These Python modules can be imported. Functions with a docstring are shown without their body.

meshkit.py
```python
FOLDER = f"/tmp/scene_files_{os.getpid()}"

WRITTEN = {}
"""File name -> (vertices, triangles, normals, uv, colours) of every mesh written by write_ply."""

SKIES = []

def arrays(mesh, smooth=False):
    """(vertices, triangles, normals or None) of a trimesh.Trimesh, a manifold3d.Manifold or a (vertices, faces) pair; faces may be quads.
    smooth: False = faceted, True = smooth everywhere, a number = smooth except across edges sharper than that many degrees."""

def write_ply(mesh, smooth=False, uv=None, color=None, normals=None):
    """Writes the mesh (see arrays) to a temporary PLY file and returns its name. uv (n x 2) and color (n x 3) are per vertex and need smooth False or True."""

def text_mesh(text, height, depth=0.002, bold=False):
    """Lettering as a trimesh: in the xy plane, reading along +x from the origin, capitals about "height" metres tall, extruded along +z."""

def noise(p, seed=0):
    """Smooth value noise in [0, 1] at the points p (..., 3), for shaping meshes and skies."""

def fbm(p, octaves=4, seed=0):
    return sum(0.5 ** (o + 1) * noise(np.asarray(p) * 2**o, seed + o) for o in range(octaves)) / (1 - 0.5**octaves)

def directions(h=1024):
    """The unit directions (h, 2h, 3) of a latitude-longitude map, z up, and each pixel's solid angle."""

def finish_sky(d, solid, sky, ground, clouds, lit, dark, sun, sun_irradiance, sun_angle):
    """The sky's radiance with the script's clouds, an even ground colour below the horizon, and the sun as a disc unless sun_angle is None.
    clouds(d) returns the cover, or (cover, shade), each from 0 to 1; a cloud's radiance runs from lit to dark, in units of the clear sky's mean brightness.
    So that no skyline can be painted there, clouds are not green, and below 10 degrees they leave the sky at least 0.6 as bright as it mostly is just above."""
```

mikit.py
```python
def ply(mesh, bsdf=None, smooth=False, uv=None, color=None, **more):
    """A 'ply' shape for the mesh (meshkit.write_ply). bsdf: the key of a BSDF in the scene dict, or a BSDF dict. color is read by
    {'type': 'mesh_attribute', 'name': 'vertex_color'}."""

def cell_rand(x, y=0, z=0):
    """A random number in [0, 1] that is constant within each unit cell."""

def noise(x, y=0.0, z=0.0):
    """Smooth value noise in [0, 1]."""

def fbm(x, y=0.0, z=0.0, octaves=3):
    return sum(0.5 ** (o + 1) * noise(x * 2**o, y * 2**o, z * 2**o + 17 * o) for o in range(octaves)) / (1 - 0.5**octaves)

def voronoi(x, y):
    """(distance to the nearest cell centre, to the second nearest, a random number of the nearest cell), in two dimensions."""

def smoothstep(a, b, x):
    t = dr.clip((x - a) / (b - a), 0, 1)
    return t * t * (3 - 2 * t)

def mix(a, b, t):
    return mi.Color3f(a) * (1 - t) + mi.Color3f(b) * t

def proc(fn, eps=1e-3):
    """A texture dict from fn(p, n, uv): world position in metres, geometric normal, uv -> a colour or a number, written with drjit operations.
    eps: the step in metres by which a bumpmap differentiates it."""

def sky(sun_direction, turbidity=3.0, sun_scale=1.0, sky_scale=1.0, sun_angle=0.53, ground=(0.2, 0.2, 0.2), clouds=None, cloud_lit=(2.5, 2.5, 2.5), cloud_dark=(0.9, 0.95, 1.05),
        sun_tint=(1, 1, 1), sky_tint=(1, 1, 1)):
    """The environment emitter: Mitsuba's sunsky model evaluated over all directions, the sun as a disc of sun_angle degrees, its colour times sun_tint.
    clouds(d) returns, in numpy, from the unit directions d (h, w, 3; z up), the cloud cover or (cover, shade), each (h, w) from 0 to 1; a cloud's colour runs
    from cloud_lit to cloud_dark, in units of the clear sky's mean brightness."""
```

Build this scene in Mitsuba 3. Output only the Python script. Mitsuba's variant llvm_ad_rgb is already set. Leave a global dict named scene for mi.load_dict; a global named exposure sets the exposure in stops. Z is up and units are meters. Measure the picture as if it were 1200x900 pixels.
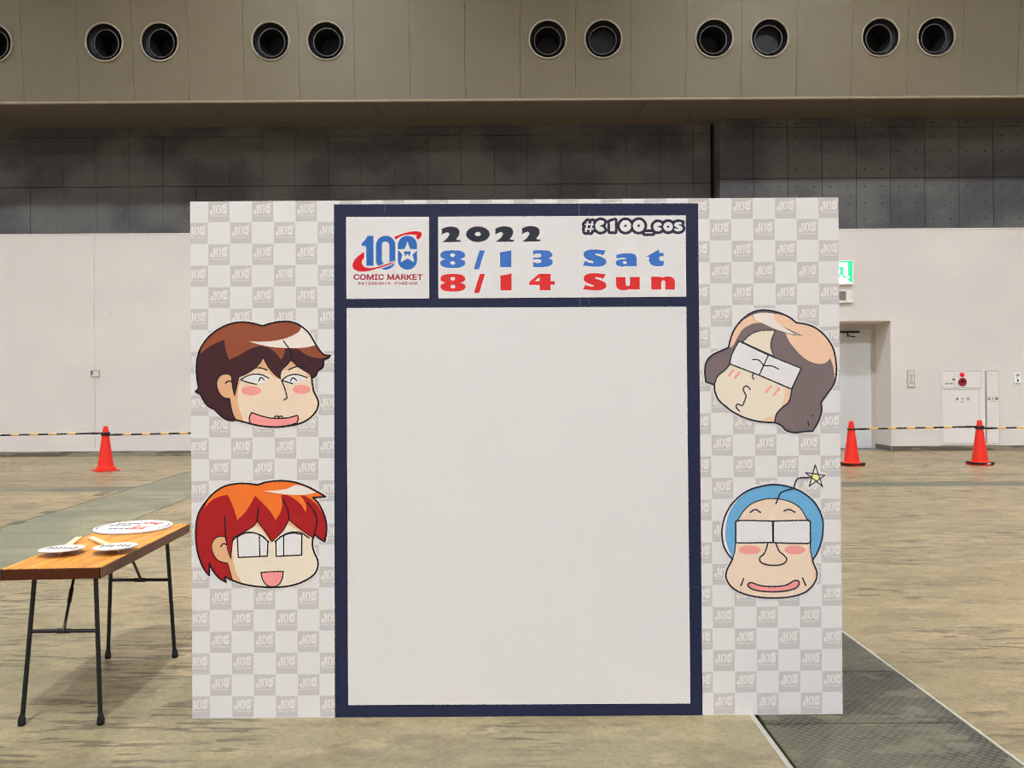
import math, random, numpy as np, trimesh, manifold3d, drjit as dr, mitsuba as mi, mikit, meshkit
from mikit import proc, noise, fbm, voronoi, cell_rand, smoothstep, mix
from shapely.geometry import Polygon, LineString, Point, box, MultiPolygon
from shapely.ops import unary_union
from shapely import affinity

T = mi.ScalarTransform4f
random.seed(7)
scene, labels = {'type': 'scene'}, {}

# ------------------------------------------------------------------ camera, light, exposure
exposure = 0.0
CAM_H, PITCH, ROLL = 1.501, math.radians(0.3), math.radians(0.37)
fwd = np.array([0, math.cos(PITCH), math.sin(PITCH)])
up0 = np.array([0, -math.sin(PITCH), math.cos(PITCH)])
upv = up0 * math.cos(ROLL) + np.array([1.0, 0, 0]) * math.sin(ROLL)
scene['camera'] = {'type': 'perspective', 'fov': math.degrees(2 * math.atan(600 / 900)), 'fov_axis': 'x',
                   'near_clip': 0.05, 'far_clip': 200.0,
                   'to_world': T().look_at(origin=[0, 0, CAM_H], target=[0, float(fwd[1]), float(CAM_H + fwd[2])], up=[float(x) for x in upv])}
LAMP_RADIANCE = [v * 822 for v in (0.95, 1.0, 1.07)]
LAMPS = [(x, y) for y in (0.35, 1.25) for x in (-28, -15, -2, 11, 24)] + [(x, 11.3) for x in (-16.5, -4.5, 6.5, 18.0)] + [(x, -12.0) for x in (-21.5, -8.5, 4.5, 17.5)] + [(x, -19.0) for x in (-15, -2, 11)]
LAMP_Z = 13.2

# ------------------------------------------------------------------ helpers
def lin(r, g, b):
    c = np.array([r, g, b], float) / 255
    return [float(x) for x in np.where(c <= 0.04045, c / 12.92, ((c + 0.055) / 1.055) ** 2.4)]

def mat(name, color, rough=0.5, metallic=0.0, spec=0.5, bump=None, bump_scale=1.0, **more):
    base = {'type': 'rgb', 'value': color} if isinstance(color, (list, tuple)) else color
    b = {'type': 'principled', 'base_color': base, 'roughness': rough, 'metallic': metallic, 'specular': spec, **more}
    if bump is not None:
        b = {'type': 'bumpmap', 'arbitrary': bump, 'scale': bump_scale, 'bsdf': b}
    scene['mat_' + name] = {'type': 'twosided', 'bsdf': b}

def key_of(name, parent=None):
    k = (parent + '__' if parent else '') + name
    if k not in scene and k not in labels and not any(x.startswith(k + '__') for x in scene):
        return k
    i = 1
    while True:
        kk = f'{k}_{i:03d}'
        if kk not in scene and kk not in labels and not any(x.startswith(kk + '__') for x in scene):
            return kk
        i += 1

def obj(name, mesh, m, parent=None, smooth=False, label=None, cat=None, group=None, kind=None, **more):
    """one entry of the scene; returns its key"""
    k = key_of(name, parent)
    if isinstance(mesh, dict):
        scene[k] = {**mesh, **more}
    else:
        scene[k] = mikit.ply(mesh, 'mat_' + m, smooth=smooth, **more)
    say(k, label, cat, group, kind)
    return k

def say(k, label=None, cat=None, group=None, kind=None):
    d = {a: b for a, b in (('label', label), ('category', cat), ('group', group), ('kind', kind)) if b}
    if d:
        labels[k] = {**labels.get(k, {}), **d}

def thing(name, label, cat, group=None):
    k = key_of(name)
    say(k, label, cat, group)
    return k

cat_ = trimesh.util.concatenate

def bx(x0, x1, y0, y1, z0, z1):
    m = trimesh.creation.box(extents=(abs(x1 - x0), abs(y1 - y0), abs(z1 - z0)))
    m.apply_translation(((x0 + x1) / 2, (y0 + y1) / 2, (z0 + z1) / 2))
    return m

def rbx(x0, x1, y0, y1, z0, z1, r=0.004):
    """box with small rounded edges"""
    pts = []
    s = manifold3d.Manifold.sphere(r, 8)
    hs = [s.translate((x, y, z)) for x in (x0 + r, x1 - r) for y in (y0 + r, y1 - r) for z in (z0 + r, z1 - r)]
    m = manifold3d.Manifold.batch_hull(hs).to_mesh()
    return trimesh.Trimesh(m.vert_properties[:, :3], m.tri_verts, process=False)

def tube(p, q, r0, r1=None, n=16, caps=True):
    r1 = r0 if r1 is None else r1
    p, q = np.array(p, float), np.array(q, float)
    d = q - p; L = np.linalg.norm(d); d /= L
    a = np.cross(d, [0.3, 0.8, 0.5]); a /= np.linalg.norm(a); b = np.cross(d, a)
    t = np.linspace(0, 2 * math.pi, n, endpoint=False)
    ring = np.outer(np.cos(t), a) + np.outer(np.sin(t), b)
    v = np.vstack([p + ring * r0, q + ring * r1, [p], [q]])
    f = []
    for i in range(n):
        j = (i + 1) % n
        f += [[i, j, n + j], [i, n + j, n + i]]
        if caps:
            f += [[2 * n, j, i], [2 * n + 1, n + i, n + j]]
    m = trimesh.Trimesh(v, f, process=False)
    if m.volume < 0:
        m.invert()
    return m

def lathe(profile, n=48):
    """profile [(r, z)] closed polygon or open line, revolved about z"""
    pr = np.array(profile, float)
    t = np.linspace(0, 2 * math.pi, n, endpoint=False)
    v = np.stack([np.outer(np.cos(t), pr[:, 0]), np.outer(np.sin(t), pr[:, 0]), np.tile(pr[:, 1], (n, 1))], -1).reshape(-1, 3)
    k = len(pr); f = []
    for i in range(n):
        j = (i + 1) % n
        for a in range(k - 1):
            f += [[i * k + a, j * k + a, j * k + a + 1], [i * k + a, j * k + a + 1, i * k + a + 1]]
    m = trimesh.Trimesh(v, f, process=False)
    return m

def polys(g):
    if g.is_empty:
        return []
    if g.geom_type == 'Polygon':
        return [g]
    return [p for p in getattr(g, 'geoms', []) if p.geom_type == 'Polygon' and p.area > 1e-9] if g.geom_type != 'GeometryCollection' else [p for q in g.geoms for p in polys(q)]

def extrude(g, t):
    return cat_([trimesh.creation.extrude_polygon(p, t, engine='earcut') for p in polys(g)])

STAND = np.array([[1, 0, 0, 0], [0, 0, -1, 0], [0, 1, 0, 0], [0, 0, 0, 1]], float)   # xy drawing -> upright, facing -y

def upright(m, y):
    m = m.copy(); m.apply_transform(STAND); m.apply_translation((0, y, 0)); return m

def moved(m, M):
    m = m.copy(); m.apply_transform(M); return m

def rot(axis, deg, at=(0, 0, 0)):
    return trimesh.transformations.rotation_matrix(math.radians(deg), axis, at)

def trans(x, y, z):
    return trimesh.transformations.translation_matrix((x, y, z))

# ------------------------------------------------------------------ materials
def floor_color(p, n, uv):
    x, y = p.x, p.y
    b = fbm(x * 0.45 + 3.1, y * 0.6 + 9.7, 0.0, 4)
    c = mix(lin(150, 132, 99), lin(132, 118, 88), smoothstep(0.35, 0.65, b))
    g = fbm(x * 0.25 + 40.0, y * 0.35 + 11.0, 3.0, 4)
    c = mix(c, lin(126, 121, 94), 0.6 * smoothstep(0.5, 0.66, g))
    w = fbm(x * 4.5 + 4.0 * b, y * 9.0, 7.0, 5)
    c = mix(c, lin(106, 94, 74), 0.46 * smoothstep(0.5, 0.7, w))
    l = fbm(x * 5.0 + 13.0, y * 11.0 + 4.0 * g, 19.0, 4)
    c = mix(c, lin(168, 149, 116), 0.28 * smoothstep(0.52, 0.72, l))
    m = smoothstep(0.45, 0.65, fbm(x * 1.4 + 5.0, y * 1.8 + 60.0, 2.0, 3))
    s = fbm(x * 5.0 + 70.0, y * 34.0 + 31.0, 1.0, 3)
    c = mix(c, lin(82, 74, 59), 0.7 * smoothstep(0.55, 0.68, s) * m)
    k = noise(x * 16.0, y * 40.0, 5.0)
    c = mix(c, lin(74, 68, 55), 0.6 * smoothstep(0.95, 0.99, k) * (0.3 + 0.7 * m))
    gr = fbm(x * 60.0, y * 60.0, 1.0, 2)
    return c * mi.Color3f(1.0, 0.965, 0.93) * (0.71 + 0.25 * gr)

def floor_rough(p, n, uv):
    return 0.28 + 0.24 * fbm(p.x * 1.3, p.y * 2.6, 5.0, 3)

def floor_bump(p, n, uv):
    return 0.0015 * fbm(p.x * 5.0, p.y * 11.0, 2.0, 3)

def plate_color(p, n, uv):
    x, y = p.x, p.y
    b = fbm(x * 1.6, y * 1.3, 4.0, 4)
    c = mix(lin(70, 66, 51), lin(52, 49, 39), smoothstep(0.35, 0.65, b))
    w = fbm(x * 4.0, y * 9.0, 9.0, 3)
    c = mix(c, lin(42, 39, 31), 0.8 * smoothstep(0.55, 0.72, w))
    c = mix(c, lin(92, 88, 68), 0.55 * smoothstep(0.58, 0.75, fbm(x * 7.0, y * 12.0, 14.0, 3)))
    u, v = (x + y) * 24.0, (x - y) * 24.0
    a = dr.abs(u - dr.floor(u) - 0.5); d = dr.abs(v - dr.floor(v) - 0.5)
    stud = smoothstep(0.30, 0.15, a) * smoothstep(0.42, 0.25, d)
    return mix(c, lin(104, 98, 78), 0.3 * stud) * (0.9 + 0.2 * fbm(x * 50.0, y * 50.0, 0.0, 2))

def plate_color_green(p, n, uv):
    x, y = p.x, p.y
    b = fbm(x * 0.9, y * 0.9, 4.0, 4)
    c = mix(lin(126, 119, 94), lin(108, 106, 84), smoothstep(0.35, 0.65, b))
    c = mix(c, lin(96, 93, 76), 0.6 * smoothstep(0.55, 0.75, fbm(x * 2.0, y * 5.0, 9.0, 3)))
    return c * (0.9 + 0.2 * fbm(x * 40.0, y * 40.0, 0.0, 2))

def plate_cross(p, n, uv):
    x, y = p.x, p.y
    c = mix(lin(112, 106, 84), lin(86, 84, 68), smoothstep(0.3, 0.7, fbm(x * 0.8, y * 3.0, 4.0, 4)))
    return c * (0.9 + 0.2 * fbm(x * 40.0, y * 40.0, 0.0, 2))

def plate_bump(p, n, uv):
    u, v = (p.x + p.y) * 24.0, (p.x - p.y) * 24.0
    a = dr.abs(u - dr.floor(u) - 0.5); d = dr.abs(v - dr.floor(v) - 0.5)
    return 0.0016 * smoothstep(0.34, 0.15, a) * smoothstep(0.46, 0.25, d)

def wood_color(p, n, uv):
    g = fbm(p.x * 60.0 + 2.0 * fbm(p.x * 5.0, p.y * 1.5, 0.0, 2), p.y * 3.0, p.z * 20.0, 4)
    c = mix(lin(194, 128, 50), lin(170, 108, 40), smoothstep(0.3, 0.7, g))
    return mix(c, lin(204, 140, 62), 0.4 * smoothstep(0.55, 0.75, fbm(p.x * 8.0, p.y * 3.0, 5.0, 3)))

def concrete_dark(p, n, uv):
    cell = cell_rand(dr.floor((p.x - 4.845) / 0.7945), dr.floor(p.z / 1.19), 3.0)
    b = fbm(p.x * 1.1, p.z * 1.4, p.y, 4)
    g = fbm(p.x * 22.0, p.z * 22.0, p.y, 2)
    return mix(lin(74, 73, 75), lin(96, 95, 92), smoothstep(0.3, 0.7, b)) * (0.86 + 0.16 * cell) * (0.9 + 0.2 * g)

def fascia_color(p, n, uv):
    b = fbm(p.x * 0.5, p.z * 0.6, 2.0, 3)
    c = mix(lin(109, 100, 79), lin(117, 107, 87), b)
    return c * (0.95 + 0.1 * fbm(p.x * 25.0, p.z * 25.0, 1.0, 2))

def wall_color(p, n, uv):
    b = fbm(p.x * 0.6, p.z * 0.8, 8.0, 4)
    c = mix(lin(216, 208, 200), lin(210, 202, 195), smoothstep(0.3, 0.7, b))
    sc = smoothstep(0.93, 0.98, noise(p.x * 9.0, p.z * 14.0, 3.0)) * smoothstep(0.5, 0.7, fbm(p.x * 0.9, p.z * 1.2, 1.0, 2))
    return mix(c, lin(190, 182, 172), 0.35 * sc)

def steel_color(p, n, uv):
    b = fbm(p.x * 1.3, p.z * 9.0, 2.0, 3)
    return mix(lin(128, 122, 110), lin(178, 172, 158), smoothstep(0.42, 0.62, b))

mat('floor', proc(floor_color), proc(floor_rough), spec=0.5, bump=proc(floor_bump, 2e-3), bump_scale=1.0)
mat('plate', proc(plate_color), 0.42, spec=0.5, bump=proc(plate_bump, 1e-3), bump_scale=1.0)
mat('plate_green', proc(plate_color_green), 0.45, spec=0.45)
mat('plate_cross', proc(plate_cross), 0.45, spec=0.45)
mat('wood', proc(wood_color), 0.38, spec=0.5)
mat('concrete_dark', proc(concrete_dark), 0.7, spec=0.3)
mat('fascia', proc(fascia_color), 0.55, spec=0.4)
mat('wall', proc(wall_color), 0.6, spec=0.3)
mat('steel', proc(steel_color), 0.35, metallic=0.85)

mat('print_white', lin(222, 219, 217), 0.45, spec=0.4)
mat('sheet_white', lin(221, 218, 217), 0.42, spec=0.4)
mat('board_white', lin(222, 218, 214), 0.5)
mat('navy', lin(31, 37, 66), 0.36, spec=0.28)
mat('navy_scratch', lin(92, 96, 112), 0.4)
mat('tile_grey', lin(196, 191, 189), 0.5, spec=0.2)
mat('tile_logo', lin(226, 221, 217), 0.5, spec=0.2)
mat('logo_blue', lin(52, 106, 180), 0.5, spec=0.2)
mat('day_blue', lin(66, 114, 192), 0.5, spec=0.2)
mat('day_red', lin(218, 50, 52), 0.5, spec=0.2)
mat('logo_red', lin(212, 32, 44), 0.5, spec=0.2)
mat('logo_text', lin(160, 28, 54), 0.5, spec=0.2)
mat('letter_dark', lin(46, 48, 60), 0.5, spec=0.2)
mat('ink', lin(27, 22, 32), 0.5, spec=0.2)
mat('ink_soft', lin(44, 44, 62), 0.5, spec=0.2)
mat('hair_dark', lin(68, 37, 42), 0.5, spec=0.2)
mat('hair_brown', lin(148, 78, 54), 0.5, spec=0.2)
mat('shine', lin(234, 222, 212), 0.5, spec=0.2)
mat('skin', lin(236, 211, 186), 0.5, spec=0.2)
mat('skin_pale', lin(233, 219, 198), 0.5, spec=0.2)
mat('skin_shade', lin(224, 174, 132), 0.5, spec=0.2)
mat('peach', lin(238, 197, 166), 0.5, spec=0.2)
mat('eye_white', lin(226, 223, 222), 0.5, spec=0.2)
mat('pink', lin(241, 152, 150), 0.5, spec=0.2)
mat('blush', lin(240, 158, 150), 0.5, spec=0.2)
mat('hair_red', lin(170, 30, 34), 0.5, spec=0.2)
mat('hair_orange', lin(240, 118, 46), 0.5, spec=0.2)
mat('hair_grey', lin(122, 108, 108), 0.5, spec=0.2)
mat('hood_blue', lin(108, 172, 214), 0.5, spec=0.2)
mat('star_yellow', lin(240, 236, 150), 0.5, spec=0.2)
mat('star_cream', lin(234, 230, 204), 0.5, spec=0.2)

mat('white_paint', lin(220, 213, 206), 0.5)
mat('door', lin(212, 212, 210), 0.45)
mat('reveal', lin(196, 188, 176), 0.6)
mat('reveal_base', lin(96, 94, 92), 0.5)
mat('black', lin(18, 18, 22), 0.45)
mat('black_metal', lin(11, 11, 16), 0.34, spec=0.4)
mat('nozzle_black', lin(24, 23, 26), 0.5, spec=0.3)
mat('ring_beige', lin(168, 160, 144), 0.35, spec=0.6)
mat('ring_dark', lin(120, 118, 116), 0.35, metallic=0.4)
mat('trim', lin(150, 139, 116), 0.5)
mat('soffit', lin(96, 86, 74), 0.7, spec=0.2)
mat('ledge', lin(214, 206, 198), 0.6)
mat('tie_hole', lin(40, 40, 42), 0.8)
mat('tie_hole_left', lin(104, 102, 98), 0.6)
mat('cone', lin(226, 38, 20), 0.42, spec=0.4)
mat('rubber', lin(17, 15, 17), 0.6, spec=0.3)
mat('weight_mark', lin(200, 196, 190), 0.5)
mat('bar_black', lin(24, 22, 26), 0.4)
mat('bar_yellow', lin(226, 176, 82), 0.4)
mat('wood_edge', lin(92, 60, 48), 0.5)
mat('corner_brown', lin(46, 24, 16), 0.6, spec=0.2)
mat('wood_front', lin(74, 34, 12), 0.5, spec=0.2)
mat('pale_wood', lin(208, 184, 138), 0.6, spec=0.3)
mat('sign_white', lin(188, 181, 172), 0.5, spec=0.3)
mat('sign_red', lin(168, 82, 72), 0.5)
mat('sign_ink', lin(64, 60, 62), 0.5)
mat('lamp_body', lin(200, 200, 200), 0.4)
mat('grey_lens', lin(122, 114, 102), 0.4)
mat('red_lamp', lin(255, 24, 62), 0.25)
mat('red_bell', lin(140, 16, 28), 0.35)
mat('dark_mark', lin(84, 78, 72), 0.5)
mat('plate_beige', lin(205, 197, 188), 0.5)
mat('line_grey', lin(150, 142, 132), 0.5)
mat('hall_grey', lin(150, 146, 138), 0.7)
mat('slot', lin(84, 76, 62), 0.6)
mat('angle_steel', lin(158, 156, 142), 0.4, metallic=0.3)
mat('bed', lin(52, 48, 42), 0.8)
mat('exit_green', lin(40, 214, 130), 0.4)
mat('exit_face', lin(236, 240, 238), 0.4)

# ------------------------------------------------------------------ floor with trench covers
X0, X1, Y0, Y1 = -30.0, 30.0, -22.0, 19.0
slab = box(X0, Y0, X1, 17.62)
R0, R1 = 1.075, 2.02                                   # right trench, along y
strip_r = box(R0, Y0, R1, 17.62)
strip_l = affinity.rotate(box(-5.66, -10, -4.40, 17.3), 3.4, origin=(-5.0, 8.85)).intersection(box(X0, -9, X1, 17.0))
cross = box(X0, 11.42, X1, 12.0).difference(strip_l)
groove = box(X0, 12.84, X1, 12.875)
slab = slab.difference(unary_union([strip_r, strip_l.buffer(0.006), cross, groove]))
# recess under the door
slab = unary_union([slab, box(7.15, 17.6, 8.68, 18.4)])
fl = extrude(slab, 0.12); fl.apply_translation((0, 0, -0.12))
obj('floor', fl, 'floor', kind='structure')
bed = bx(X0, X1, Y0, 19.0, -0.56, -0.50)
obj('trench_bed', bed, 'bed', 'floor')
# right trench: steel angle along each side, a black gap, chequer plates
obj('trench_edge', bx(R0, R0 + 0.022, Y0, 17.6, -0.05, 0.0005), 'angle_steel', 'floor', label='pale steel edge of the trench')
obj('trench_edge', bx(R1 - 0.014, R1, Y0, 17.6, -0.05, 0.0005), 'angle_steel', 'floor', label='pale steel edge of the trench')
PL = 0.62
pd = mikit.ply(bx(0, R1 - 0.019 - (R0 + 0.037), 0, PL - 0.006, -0.02, -0.0015), 'mat_plate')
pd2 = mikit.ply(bx(0.006, R1 - 0.019 - (R0 + 0.037), 0, PL - 0.006, -0.02, -0.0015), 'mat_plate')
y = 0.95; i = 0
while y < 11.3:
    obj('trench_cover', pd2 if i == 4 or i % 3 == 1 else pd, None, 'floor', to_world=T().translate([R0 + 0.037, y, 0]))
    y += PL; i += 1
y = 12.02
while y + PL < 17.6:
    obj('trench_cover', pd, None, 'floor', to_world=T().translate([R0 + 0.037, y, 0])); y += PL
obj('trench_cover', bx(R0 + 0.037, R1 - 0.019, 11.33, 12.01, -0.02, -0.0015), 'plate', 'floor')
# left trench
ang = 3.4
pl = mikit.ply(bx(-0.62, 0.62, 0, 0.72 - 0.008, -0.02, -0.001), 'mat_plate_green')
base = np.array([-5.03, 8.85]); d = np.array([-math.sin(math.radians(ang)), math.cos(math.radians(ang))])
for i in range(-9, 11):
    c = base + d * 0.72 * i
    obj('trench_cover', pl, None, 'floor', to_world=T().translate([float(c[0]), float(c[1]), 0]).rotate([0, 0, 1], ang))
# cross trench
cp = mikit.ply(bx(0.004, 1.996, 0.008, 0.572, -0.02, -0.001), 'mat_plate_cross')
for i in range(-12, 12):
    x = i * 2.0 - 0.2
    if x + 2 < -6.1 or (x > -4.4 and (x + 2 < R0 or x > R1 - 0.1)):
        obj('trench_cover', cp, None, 'floor', to_world=T().translate([x, 11.42, 0]))
obj('trench_cover', bx(-7.9, -5.83, 11.428, 11.992, -0.02, -0.001), 'plate_cross', 'floor')
for x0, x1 in ((-4.55, -4.2), (-0.2, R0 - 0.01), (R1 + 0.01, 3.8)):
    obj('trench_cover', bx(x0, x1, 11.428, 11.992, -0.02, -0.001), 'plate_cross', 'floor')
sl = rbx(-0.075, 0.075, -0.085, 0.085, -0.004, 0.0025, 0.002)
for x, y in ((-5.45, 7.70), (-5.50, 8.24), (-5.56, 8.77), (-5.66, 9.53), (-5.84, 11.05), (-5.89, 11.3)):
    obj('lifting_slot', moved(sl, trans(x - 0.10, y, 0) @ rot((0, 0, 1), ang)), 'slot', 'floor', label='small dark lifting slot')

# ------------------------------------------------------------------ back wall
WY, DY = 17.6, 18.42
WT = 5.075
door = box(7.12, -0.01, 8.682, 2.985)
SEAM = -9.56
wl = box(X0, 0, SEAM - 0.003, WT)
wr = box(SEAM + 0.003, 0, X1, WT).difference(door)
obj('wall_back', upright(extrude(wl, 0.85), WY + 0.85), 'wall', kind='structure')
obj('wall_back', upright(extrude(wr, 0.85), WY + 0.85), 'wall', kind='structure')
led = rbx(X0, X1, WY - 0.012, WY + 0.5, WT, WT + 0.03, 0.006)
obj('trim_1', led, 'ledge', kind='structure')
# stainless baseboard
def basebd(x0, x1): return rbx(x0, x1, WY - 0.012, WY + 0.004, 0.0, 0.115, 0.003)
obj('baseboard_back', basebd(X0, 7.115), 'steel', kind='structure')
obj('baseboard_back', basebd(8.687, X1), 'steel', kind='structure')
# door in its recess
obj('door_1', rbx(7.18, 8.60, DY - 0.06, DY, 0.012, 2.86, 0.004), 'door', kind='structure')
fr = box(7.12, 0, 8.682, 2.985).difference(box(7.19, -1, 8.59, 2.845))
obj('frame', upright(extrude(fr, 0.05), DY - 0.035), 'reveal', 'door_1')
cl = cat_([rbx(7.86, 8.30, DY - 0.12, DY - 0.06, 2.765, 2.81, 0.004), tube((8.02, DY - 0.10, 2.77), (8.02, DY - 0.10, 2.68), 0.014), tube((8.02, DY - 0.10, 2.69), (8.2, DY - 0.09, 2.67), 0.012)])
obj('closer', cl, 'black', 'door_1', label='black door closer arm')
obj('handle', cat_([rbx(7.28, 7.32, DY - 0.075, DY - 0.058, 0.95, 1.12, 0.004), tube((7.30, DY - 0.11, 1.05), (7.42, DY - 0.11, 1.05), 0.011), tube((7.30, DY - 0.11, 1.05), (7.30, DY - 0.06, 1.05), 0.011)]), 'angle_steel', 'door_1')
obj('reveal_skirting', rbx(8.666, 8.683, WY + 0.006, DY - 0.04, 0.0, 0.12, 0.003), 'reveal_base', 'door_1', label='dark grey skirting in the recess')
obj('threshold', rbx(7.13, 8.67, WY + 0.35, DY - 0.02, -0.01, 0.006, 0.002), 'reveal_base', 'door_1', label='dark threshold strip')

# ------------------------------------------------------------------ dark concrete walls above
SZ = 7.72
CR, CL = 17.8, 18.15
STEP = 4.845
def panel(w, h, t=0.06):
    """thin slab with chamfered face edges, its face at y=0 looking to -y, from (0,0) to (w,h)"""
    c = 0.006
    v = []
    for (y, k) in ((0, c), (c, 0), (t, 0)):
        v += [(k, y, k), (w - k, y, k), (w - k, y, h - k), (k, y, h - k)]
    f = [[0, 1, 2], [0, 2, 3], [8, 10, 9], [8, 11, 10]]
    for a in (0, 4):
        for i in range(4):
            j = (i + 1) % 4
            f += [[a + i, a + 4 + i, a + 4 + j], [a + i, a + 4 + j, a + j]]
    m = trimesh.Trimesh(v, f, process=False)
    if m.volume < 0: m.invert()
    return m

obj('wall_upper_right', bx(STEP - 0.02, X1, CR + 0.12, CR + 1.1, WT - 0.02, SZ + 0.1), 'concrete_dark', kind='structure')
obj('wall_upper_left', bx(X0, STEP - 0.11, CL + 0.12, CL + 0.75, WT - 0.02, SZ + 0.1), 'concrete_dark', kind='structure')
rows_r = [(WT + 0.005, 6.318), (6.326, 7.505), (7.513, SZ + 0.02)]
PW = 0.7945
for k in range(3):
    z0, z1 = rows_r[k]
    pm = mikit.ply(panel(PW - 0.009, z1 - z0), 'mat_concrete_dark')
    for i in range(13):
        obj('concrete_panel', pm, None, 'wall_upper_right', to_world=T().translate([STEP + i * PW + 0.0045, CR, z0]))
rows_l = [(WT + 0.005, 6.315), (6.325, 7.49), (7.498, SZ + 0.02)]
LW = 0.785
for k in range(3):
    z0, z1 = rows_l[k]
    pm = mikit.ply(panel(LW - 0.003, z1 - z0), 'mat_concrete_dark')
    obj('concrete_panel', panel(STEP - 0.11 - 4.321, z1 - z0), 'concrete_dark', 'wall_upper_left', to_world=T().translate([4.326, CL, z0]))
    for i in range(1, 25):
        obj('concrete_panel', pm, None, 'wall_upper_left', to_world=T().translate([4.321 - i * LW + 0.0015, CL + (0.012 if (i * 7 + k * 3) % 5 == 0 else 0), z0]))
dz = [7.604, 7.286, 6.929, 6.532, 6.126, 5.739, 5.363]
disc = trimesh.creation.cylinder(radius=0.019, height=0.012, sections=8); disc.apply_transform(rot((1, 0, 0), 90))
hs = []
for i in range(13):
    for z in dz:
        for q in (0.25, 0.75):
            hs.append(moved(disc, trans(STEP + (i + q) * PW, CR, z)))
obj('tie_hole', cat_(hs), 'tie_hole', 'wall_upper_right', kind='stuff', label='rows of small dark tie holes')
hs = []
disc = trimesh.creation.cylinder(radius=0.018, height=0.012, sections=8); disc.apply_transform(rot((1, 0, 0), 90))
for i in range(25):
    for z in (7.62, 7.34, 6.95, 6.17, 5.78):
        for q in (0.25, 0.75):
            hs.append(moved(disc, trans(4.321 - (i - q) * LW, CL - 0.002, z)))
obj('tie_hole', cat_(hs), 'tie_hole_left', 'wall_upper_left', kind='stuff', label='rows of small pale tie plugs')

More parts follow.
